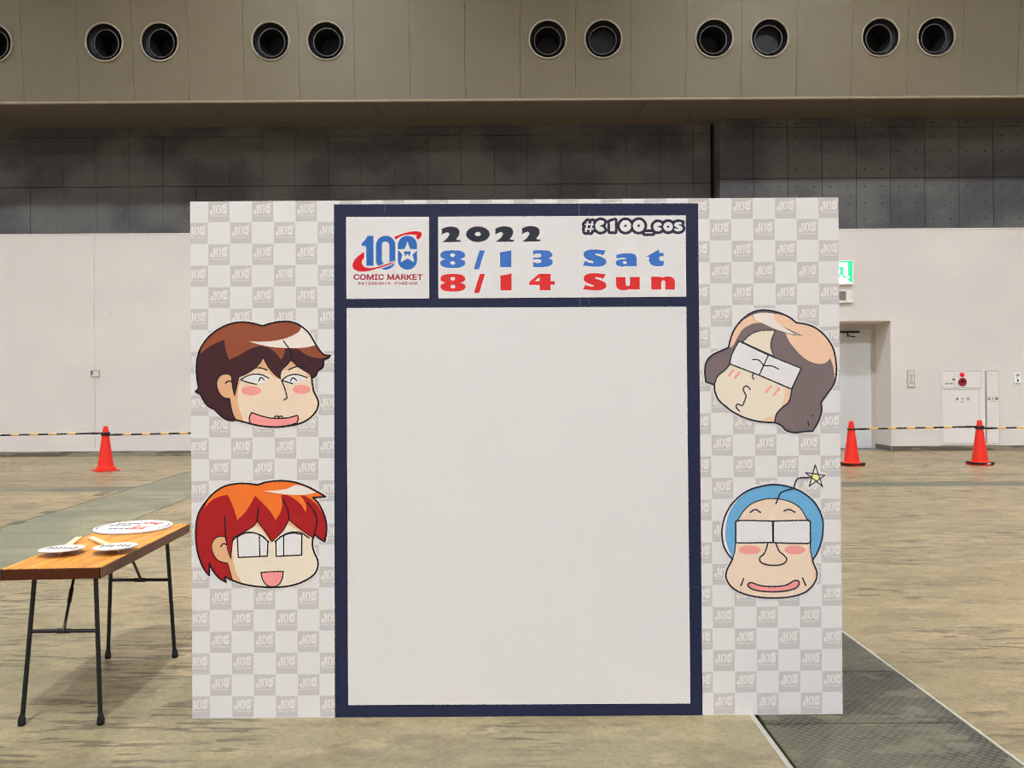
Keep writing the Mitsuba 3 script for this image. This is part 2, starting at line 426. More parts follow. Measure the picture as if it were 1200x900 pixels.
# ------------------------------------------------------------------ overhanging fascia with its air nozzles
FY, FZ, LEAN = 16.5, 7.69, 4.0
F = trans(0, FY, FZ) @ rot((1, 0, 0), LEAN)             # local: x along, y depth (+ = into the wall), z up the slope
FW = 1.187
SX0 = 0.221
FH = 6.4
HZ = 1.275                                              # height of the nozzle row above the lower edge
def floc(m): return moved(m, F)
obj('wall_fascia', floc(cat_([bx(X0, SX0 - 14 * FW, 0, 0.03, 0.03, FH), bx(SX0 + 14 * FW, X1, 0, 0.03, 0.03, FH)])), 'fascia', kind='structure')
nozz = [-10, -8, -7, -5, -4, 0, 1, 3, 4, 6, 7, 9, 10, -11]
hole = Point(FW / 2, HZ).buffer(0.385, 24)
plain = box(0.0028, 0.03, FW - 0.0028, FH)
fas_plain = mikit.ply(floc(upright(extrude(plain, 0.03), 0.03)), 'mat_fascia')
fas_hole = mikit.ply(floc(upright(extrude(plain.difference(hole), 0.03), 0.03)), 'mat_fascia')
for i in range(-14, 14):
    obj('wall_panel', fas_hole if i in nozz else fas_plain, None, 'wall_fascia', to_world=T().translate([SX0 + i * FW, 0, 0]))
obj('trim_2', floc(rbx(X0, X1, -0.02, 0.06, -0.005, 0.034, 0.006)), 'trim', kind='structure')
# soffit boards
obj('ceiling_soffit', bx(X0, X1, FY + 0.05, CL + 0.4, SZ + 0.02, SZ + 0.12), 'soffit', kind='structure')
sp = mikit.ply(bx(0.004, FW - 0.004, FY + 0.045, CL + 0.02, SZ, SZ + 0.03), 'mat_soffit')
for i in range(-14, 14):
    obj('soffit_board', sp, None, 'ceiling_soffit', to_world=T().translate([SX0 + i * FW + 0.35, 0, 0]))

def ring(r0, r1, z0, z1):
    b = 0.25 * min(r1 - r0, abs(z1 - z0))
    m = lathe([(r0, z0 + b), (r0 + b, z0), (r1 - b, z0), (r1, z0 + b), (r1, z1), (r0, z1), (r0, z0 + b)])
    if m.volume < 0: m.invert()
    return m
outer = ring(0.384, 0.413, -0.032, -0.0006)                # lathe axis z = depth into the wall
bowl = lathe([(0.378, -0.004), (0.376, 0.05), (0.35, 0.10), (0.31, 0.12), (0.288, 0.10), (0.286, 0.13), (0.33, 0.16), (0.382, 0.11), (0.382, -0.004), (0.378, -0.004)])
inner = ring(0.281, 0.297, 0.065, 0.085)
duct = lathe([(0.289, 0.08), (0.285, 0.14), (0.25, 0.30), (0.235, 0.52), (0.25, 0.52), (0.265, 0.30), (0.297, 0.14), (0.289, 0.08)])
endc = trimesh.creation.cylinder(radius=0.26, height=0.02, sections=40); endc.apply_translation((0, 0, 0.53))
damp = trimesh.creation.cylinder(radius=0.262, height=0.012, sections=40); damp.apply_translation((0, 0, 0.22))
TURN = np.array([[1, 0, 0, 0], [0, 0, 1, 0], [0, -1, 0, 0], [0, 0, 0, 1]], float)   # z -> y (into the wall)
seen = {-10: 'far left air nozzle cut by the frame edge', -8: 'air nozzle in the first full pair from the left, left one', -7: 'air nozzle in the first full pair from the left, right one',
        -5: 'air nozzle in the second full pair from the left, left one', -4: 'air nozzle in the second full pair from the left, right one',
        0: 'air nozzle above the hashtag sticker, left one of its pair', 1: 'air nozzle with grey damper, right one of the pair above the hashtag sticker',
        3: 'air nozzle in the second pair from the right, left one', 4: 'air nozzle with grey damper, right one of the second pair from the right',
        6: 'air nozzle in the rightmost pair, left one', 7: 'air nozzle at the far right end of the fascia row'}
tilt = {-10: (0, 8), -8: (3, 9), -7: (3, 7), -5: (2, 5), -4: (1, 2), 0: (0, 0), 1: (2, 3), 3: (0, -2), 4: (2, 4), 6: (4, -7), 7: (5, -8), 9: (3, -6), 10: (3, -6), -11: (0, 8)}
for i in nozz:
    if i in seen:
        lab = 'round black ' + seen[i]
    else:
        continue
    t = thing('air_nozzle', lab, 'air nozzle', 'round air nozzles in the fascia')
    at = trans(SX0 + (i + 0.5) * FW, 0, HZ)
    a, b = tilt[i]
    ball = F @ at @ TURN @ trans(0, 0, 0.08) @ rot((1, 0, 0), a) @ rot((0, 1, 0), b) @ trans(0, 0, -0.08)
    hold = F @ at @ TURN
    obj('outer_ring', moved(outer, hold), 'ring_beige', t, smooth=40, label='pale metal rim')
    obj('housing', moved(bowl, hold), 'nozzle_black', t, smooth=40)
    obj('inner_ring', moved(inner, ball), 'ring_dark', t, smooth=40, label='thin grey inner rim')
    obj('duct', moved(duct, ball), 'nozzle_black', t, smooth=40)
    obj('duct_end', moved(endc, ball), 'nozzle_black', t)
    if i in (1, 4):
        obj('damper', moved(damp, ball), 'nozzle_black', t, label='dark grey damper disc')
# the fascia holes outside the picture
for i in (-11, 9, 10):
    obj('blank_cover', moved(ring(0.0, 0.4, -0.03, -0.0006), F @ trans(SX0 + (i + 0.5) * FW, 0, HZ) @ TURN), 'nozzle_black', 'wall_fascia')

# ------------------------------------------------------------------ the rest of the hall, and its lamps
obj('ceiling', bx(X0 - 0.2, X1 + 0.2, Y0 - 0.2, 19.2, 14.0, 14.2), 'hall_grey', kind='structure')
obj('wall_left', bx(X0 - 0.2, X0, Y0 - 0.2, 19.2, -0.1, 14.0), 'wall', kind='structure')
obj('wall_right', bx(X1, X1 + 0.2, Y0 - 0.2, 19.2, -0.1, 14.0), 'wall', kind='structure')
obj('wall_front', bx(X0, X1, Y0 - 0.2, Y0, -0.1, 14.0), 'wall', kind='structure')
hood = lathe([(0.08, 0.36), (0.14, 0.30), (0.36, 0.22), (0.44, 0.0), (0.43, 0.0), (0.345, 0.20), (0.10, 0.27), (0.0, 0.27), (0.0, 0.36), (0.08, 0.36)], 32)
lens = lathe([(0.0, 0.16), (0.32, 0.16)], 32)
if lens.face_normals[-1][2] > 0: lens.invert()
hood_d = mikit.ply(hood, 'mat_lamp_body', smooth=40)
rod_d = mikit.ply(tube((0, 0, 0.3), (0, 0, 14.0 - LAMP_Z), 0.012, n=8), 'mat_lamp_body')
lens_d = mikit.ply(lens, 'mat_lamp_body')
for lx, ly in LAMPS:
        t = thing('high_bay_lamp', 'round high-bay lamp hanging from the hall ceiling above the view', 'lamp', 'high-bay lamps under the hall ceiling')
        w = T().translate([lx, ly, LAMP_Z])
        obj('hood', hood_d, None, t, to_world=w); obj('rod', rod_d, None, t, to_world=w)
        obj('lens', {**lens_d, 'emitter': {'type': 'area', 'radiance': {'type': 'rgb', 'value': LAMP_RADIANCE}}}, None, t, to_world=w)

# ------------------------------------------------------------------ photo backdrop: board and print
PX, PYF, PWD, PHT = 0.0155, 3.519, 2.974, 2.366         # centre x, front face, width, height
src = np.array([(223, 236), (982.3, 231), (987, 838), (225, 841)], float)   # corners of the board on the measured drawing
dst = np.array([(-PWD / 2, PHT), (PWD / 2, PHT), (PWD / 2, 0), (-PWD / 2, 0)])
A = []
for (x, y), (u, v) in zip(src, dst):
    A += [[x, y, 1, 0, 0, 0, -u * x, -u * y], [0, 0, 0, x, y, 1, -v * x, -v * y]]
Hm = np.append(np.linalg.solve(np.array(A), dst.ravel()), 1).reshape(3, 3)
def art(pts):
    """measured drawing -> metres on the board"""
    p = np.c_[np.asarray(pts, float), np.ones(len(pts))] @ Hm.T
    return p[:, :2] / p[:, 2:]
def artg(g):
    from shapely import transform
    return transform(g, lambda c: art(c))

def crom(pts, closed=True, n=7):
    """smooth curve through the points; a third element marks a corner"""
    P_ = [np.array(p[:2], float) for p in pts]; C = [len(p) > 2 for p in pts]; N = len(P_)
    out = []
    for i in range(N if closed else N - 1):
        p1, p2 = P_[i], P_[(i + 1) % N]
        c1, c2 = C[i], C[(i + 1) % N]
        if not closed: c1 = c1 or i == 0; c2 = c2 or i == N - 2
        p0 = p1 if c1 else P_[i - 1]; p3 = p2 if c2 else P_[(i + 2) % N]
        L = np.linalg.norm(p2 - p1)
        def tan(a, b, m): 
            d = b - a; q = np.linalg.norm(d)
            return d / q * L if q > 0 else d
        t1 = (p2 - p1) if c1 else tan(p0, p2, 0)
        t2 = (p2 - p1) if c2 else tan(p1, p3, 0)
        for s in np.linspace(0, 1, n, endpoint=False):
            h = (2 * s**3 - 3 * s**2 + 1, s**3 - 2 * s**2 + s, -2 * s**3 + 3 * s**2, s**3 - s**2)
            out.append(h[0] * p1 + h[1] * t1 + h[2] * p2 + h[3] * t2)
    if not closed: out.append(P_[-1])
    return np.array(out)

class Sheet:
    """drawing frame: origin and scale of a measured drawing"""
    def __init__(s, ox, oy, k): s.o, s.k = np.array([ox, oy], float), float(k)
    def m(s, pts): return np.asarray(pts, float) / s.k + s.o
    def area(s, pts): return Polygon(s.m(crom(pts))).buffer(0)
    def poly(s, pts): return Polygon(s.m(pts)).buffer(0)
    def ell(s, cx, cy, rx, ry): return Polygon(s.m([(cx + rx * math.cos(t), cy + ry * math.sin(t)) for t in np.linspace(0, 2 * math.pi, 40, endpoint=False)]))
    def line(s, pts, w): return LineString(s.m(crom(pts, False))).buffer(w / s.k / 2, 6)
    def loop(s, pts, w):
        q = s.m(crom(pts)); return LineString(np.vstack([q, q[:1]])).buffer(w / s.k / 2, 6)
    def shift(s, g, dx, dy): return affinity.translate(g, dx / s.k, dy / s.k)

LT = 0.00022                                            # thickness of one printed film
B = thing('photo_backdrop', 'wide white photo backdrop board with checkered logo print, navy frame and cartoon heads', 'backdrop')
bd = trimesh.creation.box(extents=(PWD, 0.045, PHT)); bd.apply_translation((PX, PYF + 0.0225 + 0.0002, PHT / 2))
obj('board', bd, 'print_white', B)

def film(name, g, m, lvl, parent, label=None, metres=False, thick=1):
    """a printed film on the board, lvl films up"""
    g = g if metres else artg(g)
    g = g.intersection(box(-PWD / 2, 0, PWD / 2, PHT)) if metres or True else g
    e = extrude(g, LT * thick)
    e.apply_translation((PX, 0, LT * (lvl - thick)))
    e.apply_transform(STAND); e.apply_translation((0, PYF, 0))
    return obj(name, e, m, parent, label=label)

# the emblem: digits with a star and a red orbit
L = Sheet(408, 265, 12)
def stadium(x0, y0, x1, y1, r):
    return L.poly([(x0, y0), (x1, y0), (x1, y1), (x0, y1)]).buffer(-r / 12).buffer(r / 12, 12)
one = L.poly([(270, 133), (352, 133), (352, 555), (252, 555), (250, 296), (238, 280), (186, 275), (186, 236), (232, 196)])
zero = stadium(386, 133, 658, 610, 134).difference(stadium(470, 215, 575, 526, 52))
zero2 = stadium(693, 133, 963, 610, 133)
star = L.poly([(828, 212), (868, 320), (985, 322), (899, 396), (925, 508), (828, 452), (732, 506), (758, 396), (680, 322), (788, 320)])
gate = L.poly([(778, 354), (874, 354), (874, 374), (864, 396), (864, 418), (842, 418), (842, 392), (814, 392), (814, 418), (793, 418), (793, 396), (778, 374)])
orb1 = L.area([(220, 360, 1), (140, 415), (80, 480), (57, 555), (85, 608), (160, 634), (270, 630), (400, 595), (560, 545), (682, 488, 1), (530, 532), (390, 576), (290, 588), (220, 566), (190, 525), (195, 482), (222, 440, 1)])
orb2 = L.area([(640, 150, 1), (740, 110), (850, 80), (950, 70), (1015, 82), (1030, 115), (1010, 160), (975, 192, 1), (945, 155, 1), (958, 128), (905, 117), (800, 120), (730, 145), (665, 188, 1)])
one_c = one
zero_c = zero.difference(orb1.buffer(14 / 12))
blue = unary_union([one_c, zero_c, zero2.difference(star).union(gate)])
orb1_c = orb1.difference(one.buffer(13 / 12))
orb2_c = orb2.difference(zero2.buffer(13 / 12))
def letters(text, bold=True):
    """flat outline of the lettering, capital height 1"""
    m = meshkit.text_mesh(text, 1.0, 0.01, bold=bold)
    f = m.faces[(m.face_normals[:, 2] > 0.9)]
    return unary_union([Polygon(m.vertices[t][:, :2]).buffer(1e-4) for t in f]).simplify(0.012)
def fit(g, x0, y0, x1, y1):
    """lettering into a box of the drawing (y down)"""
    a, b, c, d = g.bounds
    return affinity.affine_transform(g, [(x1 - x0) / (c - a), 0, 0, -(y1 - y0) / (d - b), x0 - a * (x1 - x0) / (c - a), y1 + b * (y1 - y0) / (d - b)])
title = fit(letters('COMIC MARKET'), 408 + 72 / 12, 265 + 674 / 12, 408 + 1040 / 12, 265 + 753 / 12).buffer(0.13)
sub = []
word = 'FRIENDSHIP FOREVER'
for i, ch in enumerate(word):
    if ch != ' ':
        x = 140 + (980 - 140) * i / len(word)
        w = 14 if ch == 'I' else 34
        x += 10 if ch == 'I' else 0
        sub.append(fit(letters(ch), 408 + x / 12, 265 + 784 / 12, 408 + (x + w) / 12, 265 + 821 / 12))
sub = unary_union(sub).buffer(0.07)

# checker print: grey tiles with the emblem in white
gx, gy, sx_, sy_ = 218.9, 235.05, 25.57, 25.2
mark = unary_union([one, zero_c, zero2.difference(L.poly([(828, 250), (856, 330), (940, 332), (880, 390), (900, 480), (828, 435), (756, 480), (776, 390), (716, 332), (800, 330)]).difference(L.ell(828, 378, 38, 38))), orb1_c, orb2_c])
strip_txt = fit(letters('COMIC MARKET'), 0, 0, 1, 1)
mb = mark.bounds
tile_mark = affinity.translate(mark, -mb[0], -mb[1])
tile_mark = affinity.scale(tile_mark, 21.6 / (mb[2] - mb[0]), 12.2 / (mb[3] - mb[1]), origin=(0, 0))
tile_mark = affinity.translate(tile_mark, 2.1, 3.4)
tile_txt = affinity.translate(affinity.scale(strip_txt, 20.0, 1.5, origin=(0, 0)), 2.9, 16.9)
tile_mark = tile_mark.simplify(0.03)
board_area = Polygon(src)
frame_out = Polygon([(391, 239.2), (817.5, 238), (822.3, 839.3), (391.6, 840.2)])
vis = board_area.difference(frame_out.buffer(-2))
tiles, marks, unit = [], [], []
full_mesh = None
for r in range(24):
    for c in range(-1, 31):
        if (r + c) % 2 == 1:
            x, y = gx + c * sx_, gy + r * sy_
            g = box(x + 0.35, y + 0.35, x + sx_ - 0.35, y + sy_ - 0.35)
            tiles.append(g); marks.append(affinity.translate(tile_mark, x, y)); marks.append(affinity.translate(tile_txt, x, y))
def onboard(g):
    from shapely import transform
    def f(c):
        u = (c[:, 0] - 223.6) / 760.6; v = (c[:, 1] - 235.6) / 604.9
        p = (1 - u)[:, None] * (1 - v)[:, None] * src[0] + u[:, None] * (1 - v)[:, None] * src[1] + u[:, None] * v[:, None] * src[2] + (1 - u)[:, None] * v[:, None] * src[3]
        return p
    return transform(g, f)
def keep(gs):
    out = []
    for g in gs:
        q = onboard(g)
        if not q.intersects(vis): continue
        if not vis.contains(q): q = q.intersection(vis)
        out += polys(q)
    return MultiPolygon(out)
film('checker_print', keep(tiles), 'tile_grey', 1, B, label='pale grey checker squares')
film('checker_emblem_print', keep(marks), 'tile_logo', 2, B, label='small white emblems on the grey squares')

# navy frame with its three windows, white sheets inside
win_logo = Polygon([(405.3, 254), (502.3, 253.8), (502.5, 349.6), (405.6, 350)])
win_head = Polygon([(512.9, 253.8), (803, 252.1), (803.6, 347.6), (513.2, 349.5)])
win_big = Polygon([(405.7, 360.7), (803.7, 359.3), (808, 825), (407.2, 825.8)])
film('frame_print', frame_out.difference(unary_union([win_logo, win_head, win_big])), 'navy', 3, B, label='broad navy frame around the white windows', thick=1)
film('sheet', win_logo, 'sheet_white', 2, B)
film('sheet', win_head.intersection(box(500, 200, 678.2, 400)), 'sheet_white', 2, B)
film('sheet', win_head.intersection(box(678.8, 200, 850, 400)), 'sheet_white', 2, B)
def vcut(x0, x1): return Polygon([(x0, 350), (x1, 350), (x1 + 2.2, 850), (x0 + 2.2, 850)])
for a, b in ((380, 450.6), (451.1, 677.8), (678.4, 731.2), (731.5, 850)):
    film('sheet', win_big.intersection(vcut(a, b)), 'sheet_white', 2, B)
seams = [LineString([(678.1, 239), (678.3, 252.6)]), LineString([(678.6, 348.5), (678.8, 359.5)]), LineString([(689.3, 349), (689.4, 356)]), LineString([(450.2, 241), (450.3, 249)]), LineString([(731.6, 348.5), (731.7, 358)]), LineString([(806.6, 688), (822, 687.4)]), LineString([(688, 251), (691, 247)])]
film('frame_crease', unary_union([s.buffer(w) for s, w in zip(seams, (0.38, 0.38, 0.22, 0.22, 0.18, 0.15, 0.15))]).intersection(frame_out), 'navy_scratch', 4, B, label='pale creases in the navy print')

E_ = key_of('emblem', B)
film('emblem', blue, 'logo_blue', 3, B, label='blue number 100 emblem with a star in the last digit')
film('orbit', unary_union([orb1_c, orb2_c]), 'logo_red', 4, E_, label='red swoosh around the emblem')
film('title_lettering', title, 'logo_text', 4, E_, label='dark red lettering COMIC MARKET')
film('motto_lettering', sub, 'logo_text', 4, E_, label='small dark red lettering FRIENDSHIP FOREVER')

# big lettering
GA, GC, GD, GE, GF = Sheet(510, 260, 15), Sheet(510, 290, 15), Sheet(580, 290, 15), Sheet(675, 285, 15), Sheet(740, 285, 15)
two = [(108, 122, 1), (180, 92), (265, 80), (350, 92), (405, 130), (420, 185), (405, 240), (358, 302, 1), (388, 316), (432, 310, 1), (432, 350, 1), (115, 355, 1), (200, 282), (240, 215), (225, 188), (190, 185), (150, 200), (108, 225, 1)]
g2 = GA.area(two)
year = [g2, GA.shift(g2, 942, -5), GA.shift(g2, 1407, -10), GA.ell(742, 214, 208, 138).difference(GA.ell(742, 210, 52, 36))]
for g in year:
    film('year_lettering', g, 'letter_dark', 3, B)
eight = GC.area([(300, 47), (430, 55), (500, 90), (518, 135), (495, 175), (425, 203, 1), (500, 230), (523, 270), (495, 320), (420, 350), (300, 357), (180, 350), (105, 320), (80, 270), (100, 230), (175, 203, 1), (100, 175), (82, 130), (105, 85), (180, 55)]).difference(GC.ell(298, 133, 43, 32)).difference(GC.ell(300, 269, 43, 32))
slash = GC.poly([(772, 48), (864, 48), (762, 380), (668, 380)])
n1 = GD.poly([(80, 85), (278, 47), (278, 343), (83, 343)])
n3 = GD.area([(663, 47, 1), (850, 46), (950, 62), (1000, 120), (985, 162), (930, 190, 1), (990, 212), (1005, 255), (985, 300), (920, 333), (800, 343), (663, 343, 1), (663, 252, 1), (700, 268), (750, 272), (800, 258), (810, 238), (790, 212), (740, 205), (663, 210, 1), (663, 175, 1), (740, 175), (792, 165), (805, 140), (790, 112), (740, 105), (690, 113), (663, 130, 1)])
n4 = GD.poly([(768, 460), (968, 460), (968, 590), (1042, 590), (1042, 652), (968, 652), (968, 748), (776, 748), (776, 656), (593, 656), (593, 605)]).difference(GD.poly([(688, 588), (776, 518), (776, 588)]))
Ss = GE.area([(512, 124, 1), (468, 212, 1), (435, 195), (370, 180), (328, 185), (338, 205), (400, 225), (480, 262), (525, 310), (508, 365), (440, 402), (330, 412), (220, 402), (112, 390, 1), (155, 303, 1), (200, 330), (265, 346), (302, 335), (290, 315), (205, 290), (145, 250), (125, 200), (150, 145), (220, 114), (330, 108), (430, 118)])
la = GE.area([(700, 205, 1), (780, 183), (870, 175), (960, 178), (1020, 192), (1052, 235), (1058, 300, 1), (1058, 402, 1), (885, 402, 1), (868, 395, 1), (830, 407), (760, 405), (710, 385), (690, 345), (710, 305), (760, 286), (820, 278), (870, 280, 1), (860, 258), (800, 252), (740, 260), (703, 272, 1)]).difference(GE.ell(846, 340, 38, 24))
lt = GF.area([(477, 106, 1), (477, 168, 1), (557, 168, 1), (557, 226, 1), (495, 228, 1), (478, 250), (487, 298), (515, 312), (560, 300, 1), (558, 382, 1), (500, 402), (420, 402), (340, 375), (303, 320), (302, 235, 1), (242, 240, 1)])
lu = GE.area([(692, 592, 1), (860, 592, 1), (860, 690, 1), (872, 740), (900, 750), (930, 738), (938, 690, 1), (938, 592, 1), (1112, 592, 1), (1112, 810, 1), (945, 810, 1), (930, 797, 1), (880, 820), (780, 820), (715, 790), (692, 720, 1)])
ln = GF.area([(335, 586, 1), (515, 586, 1), (518, 612, 1), (570, 590), (640, 582), (720, 605), (754, 660), (754, 720, 1), (754, 812, 1), (585, 812, 1), (585, 690, 1), (572, 655), (548, 650), (520, 672), (513, 710, 1), (513, 812, 1), (340, 812, 1)])
for g in (eight, slash, n1, n3, Ss, la, lt):
    film('saturday_lettering', g, 'day_blue', 3, B)
for g in (GC.shift(eight, 3, 415), GC.shift(slash, 3, 415), GD.shift(n1, 5, 408), n4, GE.shift(Ss, 0, 417), lu, ln):
    film('sunday_lettering', g, 'day_red', 3, B)
GG, GH = Sheet(676, 250, 18.46), Sheet(740, 250, 18.46)
tag_l = unary_union([GG.line([(225, 182), (183, 390)], 42), GG.line([(325, 182), (280, 390)], 42), GG.line([(172, 235), (338, 235)], 40), GG.line([(172, 335), (338, 335)], 40),
    GG.ell(505, 270, 122, 127).intersection(GG.poly([(300, 100), (612, 100), (612, 450), (300, 450)])).difference(GG.poly([(486, 268), (562, 236), (606, 150), (720, 150), (720, 400), (606, 388), (562, 300)])),
    GG.poly([(702, 180), (815, 146), (815, 390), (706, 390)]), GG.ell(1042, 270, 126, 128).difference(GG.ell(1042, 265, 24, 22)),
    GH.ell(145, 268, 128, 130).difference(GH.ell(143, 263, 24, 22)), GH.poly([(275, 402), (450, 402), (450, 432), (275, 432)]),
    GH.ell(563, 287, 104, 103).intersection(GH.poly([(400, 100), (646, 100), (646, 450), (400, 450)])).difference(GH.poly([(552, 286), (620, 262), (700, 255), (700, 316), (620, 312)])),
    GH.ell(782, 285, 106, 105).difference(GH.ell(780, 285, 22, 20)),
    GH.area([(1088, 195, 1), (1068, 250, 1), (1030, 232), (1012, 242), (1060, 268), (1100, 315), (1085, 360), (1020, 390), (960, 385), (903, 363, 1), (925, 308, 1), (970, 332), (992, 320), (940, 288), (910, 240), (940, 200), (1000, 182)])])
hs_ = key_of('hashtag_sticker', B)
film('hashtag_sticker', tag_l.buffer(3.1, 8), 'ink_soft', 3, B, label='navy hashtag sticker with rounded white letters')
film('hashtag_lettering', tag_l.buffer(-0.16), 'sheet_white', 4, hs_, label='white lettering #C100_cos')

# ------------------------------------------------------------------ the four printed cartoon heads
def head(label, outline, ink, w, pieces, strokes, sh, extra=None):
    """pieces: (name, material, geometry); strokes: geometry list"""
    out = sh.area(outline)
    h = key_of('cartoon_head', B)
    film('cartoon_head', unary_union([out] + (extra or [])).buffer(2.6, 8), 'print_white', 3, B, label=label)
    lvl = 4
    for nm, m, g, lv in pieces:
        film(nm, g, m, lvl + lv, h)
    film('ink_line', unary_union([sh.loop(outline, w)] + strokes), ink, lvl + 5, h)

S1 = Sheet(215, 360, 6)
o1 = [(555, 130, 1), (600, 115), (660, 102), (720, 98), (780, 108), (830, 135), (880, 180), (920, 245), (955, 300), (990, 333), (1032, 337, 1), (1018, 355), (985, 368, 1), (978, 420), (940, 448, 1), (930, 478), (900, 498, 1), (905, 540), (915, 590), (935, 630), (947, 670), (935, 720), (895, 770), (830, 810), (740, 832), (630, 840), (520, 828), (440, 808), (372, 790, 1), (335, 795), (285, 778), (240, 738), (218, 715, 1), (170, 690), (135, 640), (120, 612), (85, 590, 1), (106, 568), (98, 510), (92, 440), (100, 350), (125, 280), (180, 205), (260, 145), (340, 112), (420, 102), (490, 112)]
f1 = [(325, 640, 1), (335, 700), (350, 755), (372, 792, 1), (440, 808), (520, 828), (630, 840), (740, 832), (830, 810), (895, 770), (935, 720), (947, 670), (935, 630), (915, 590), (905, 540), (900, 498, 1), (885, 465, 1), (840, 440), (795, 408), (755, 370, 1), (722, 410), (692, 440), (680, 470), (680, 502, 1), (635, 465), (590, 410), (560, 350, 1), (538, 390), (500, 428), (440, 468), (390, 488, 1), (378, 540), (360, 620, 1), (345, 560), (338, 490, 1), (320, 470), (280, 470), (250, 490), (235, 530), (245, 585), (280, 630)]
br1 = [(120, 325, 1), (195, 268), (287, 225, 1), (298, 300), (322, 368, 1), (400, 330), (470, 290), (540, 268, 1), (600, 282, 1), (648, 320), (685, 368, 1), (707, 325), (712, 288, 1), (800, 290, 1), (860, 330), (920, 352), (975, 355), (1022, 340, 1), (985, 331), (950, 296), (915, 240), (875, 178), (830, 138), (780, 109), (720, 100), (660, 104), (600, 117), (555, 133, 1), (490, 113), (420, 104), (340, 114), (260, 148), (180, 208), (130, 280)]
hi1 = [(460, 238, 1), (560, 241), (680, 227), (770, 196), (815, 165), (825, 138, 1), (875, 180), (910, 232), (926, 265, 1), (860, 281), (760, 286), (640, 280), (540, 262)]
sk1 = unary_union([S1.area([(325, 640, 1), (280, 630), (245, 585), (235, 530), (250, 490), (280, 470), (320, 470), (338, 490, 1), (345, 560), (360, 618, 1), (340, 640, 1)]), S1.area([(388, 488, 1), (402, 505, 1), (386, 580), (382, 660), (395, 720), (425, 800, 1), (372, 792, 1), (350, 755), (335, 700), (325, 640, 1), (360, 622, 1), (376, 545)]),
    S1.area([(560, 350, 1), (530, 398), (505, 425, 1), (545, 427), (585, 440, 1), (612, 470), (655, 500, 1), (680, 503, 1), (635, 465), (590, 410)]), S1.area([(755, 370, 1), (735, 405), (700, 445, 1), (740, 437, 1), (790, 416), (850, 440), (870, 490, 1), (893, 490, 1), (885, 465, 1), (840, 440), (795, 408)])])
m1 = [(478, 738, 1), (560, 766), (640, 780), (730, 776), (800, 757, 1), (806, 780), (796, 812, 1), (730, 830), (640, 838), (540, 830), (470, 815, 1), (462, 775)]
e1a = [(402, 507, 1), (450, 480), (510, 469), (600, 495, 1), (565, 528), (512, 540, 1), (450, 525)]; e1b = [(690, 510, 1), (730, 482), (790, 470), (868, 492, 1), (825, 522), (768, 535, 1)]
head('cartoon head print with brown hair and a broad smile', o1, 'ink', 11.5, [
    ('hair', 'hair_dark', S1.area(o1), 0), ('hair_tint', 'hair_brown', S1.area(br1), 1), ('hair_shine', 'shine', S1.area(hi1), 2),
    ('face', 'skin', S1.area(f1), 1), ('face_shade', 'skin_shade', sk1.intersection(S1.area(f1)), 2), ('eye', 'eye_white', S1.area(e1a), 3), ('eye', 'eye_white', S1.area(e1b), 3),
    ('cheek', 'blush', S1.ell(476, 585, 70, 33), 3), ('cheek', 'blush', S1.ell(828, 576, 62, 32), 3), ('mouth', 'pink', S1.area(m1), 3)],
    [S1.line(p, 8.5) for p in ([(402, 507), (450, 480), (500, 468), (550, 473), (600, 497)], [(402, 507), (450, 525), (512, 540)], [(690, 512), (730, 482), (790, 470), (868, 493)], [(690, 512), (765, 535)],
        [(530, 515), (545, 492), (568, 510)], [(752, 515), (768, 495), (793, 512)], [(500, 425), (545, 425), (585, 440)], [(740, 437), (790, 416), (850, 415)], [(692, 520), (715, 580), (728, 636, 1), (705, 650)],
        [(702, 235), (735, 280), (755, 320), (762, 368)], [(297, 532), (315, 517), (335, 522)], [(635, 780), (645, 765), (662, 765), (668, 780, 1), (675, 765), (690, 765), (700, 778)])]
    + [S1.loop(m1, 8.5), S1.loop(f1, 6)], S1)

S2 = Sheet(215, 550, 6)
o2 = [(520, 106, 1), (580, 87), (680, 77), (780, 88), (860, 115), (940, 155), (997, 190, 1), (908, 196, 1), (945, 235), (982, 305), (1002, 380), (1002, 440), (990, 507, 1), (945, 478), (918, 452, 1), (905, 485, 1), (905, 540), (920, 590), (940, 635), (940, 690), (910, 740), (840, 785), (760, 812), (660, 825), (540, 822), (430, 805), (345, 778, 1), (288, 750, 1), (298, 788, 1), (250, 760), (205, 705), (183, 660, 1), (180, 742, 1), (140, 690), (105, 600), (88, 500), (88, 400), (105, 310), (145, 240), (210, 165), (290, 115), (380, 97), (450, 97)]
f2 = [(345, 780, 1), (430, 804), (540, 821), (660, 824), (760, 811), (840, 784), (910, 739), (939, 690), (939, 635), (919, 590), (904, 540), (905, 475, 1), (850, 440), (790, 395), (740, 352, 1), (700, 425), (620, 506, 1), (570, 430), (518, 362, 1), (480, 403), (420, 438), (348, 478, 1), (340, 540), (332, 622, 1), (310, 560), (300, 500, 1), (290, 470, 1), (250, 468), (215, 490), (197, 540), (215, 600), (250, 640), (310, 655, 1), (325, 710)]
or2 = [(150, 265, 1), (200, 213), (255, 187), (310, 175, 1), (345, 250), (378, 352, 1), (430, 300), (470, 240), (502, 182, 1), (560, 240), (610, 295), (645, 352, 1), (680, 300), (692, 240), (685, 175, 1), (735, 178, 1), (790, 215), (832, 255), (855, 300, 1), (862, 262), (845, 215), (818, 180, 1), (850, 182, 1), (900, 215), (940, 252), (968, 302, 1), (945, 240), (905, 196, 1), (990, 190, 1), (940, 157), (860, 118), (780, 91), (680, 81), (580, 91), (520, 110, 1), (450, 100), (380, 100), (290, 118), (210, 168), (165, 225)]
hi2 = [(560, 147, 1), (640, 146), (720, 136), (785, 106, 1), (850, 119), (930, 160, 1), (870, 174), (790, 178), (690, 170), (620, 160)]
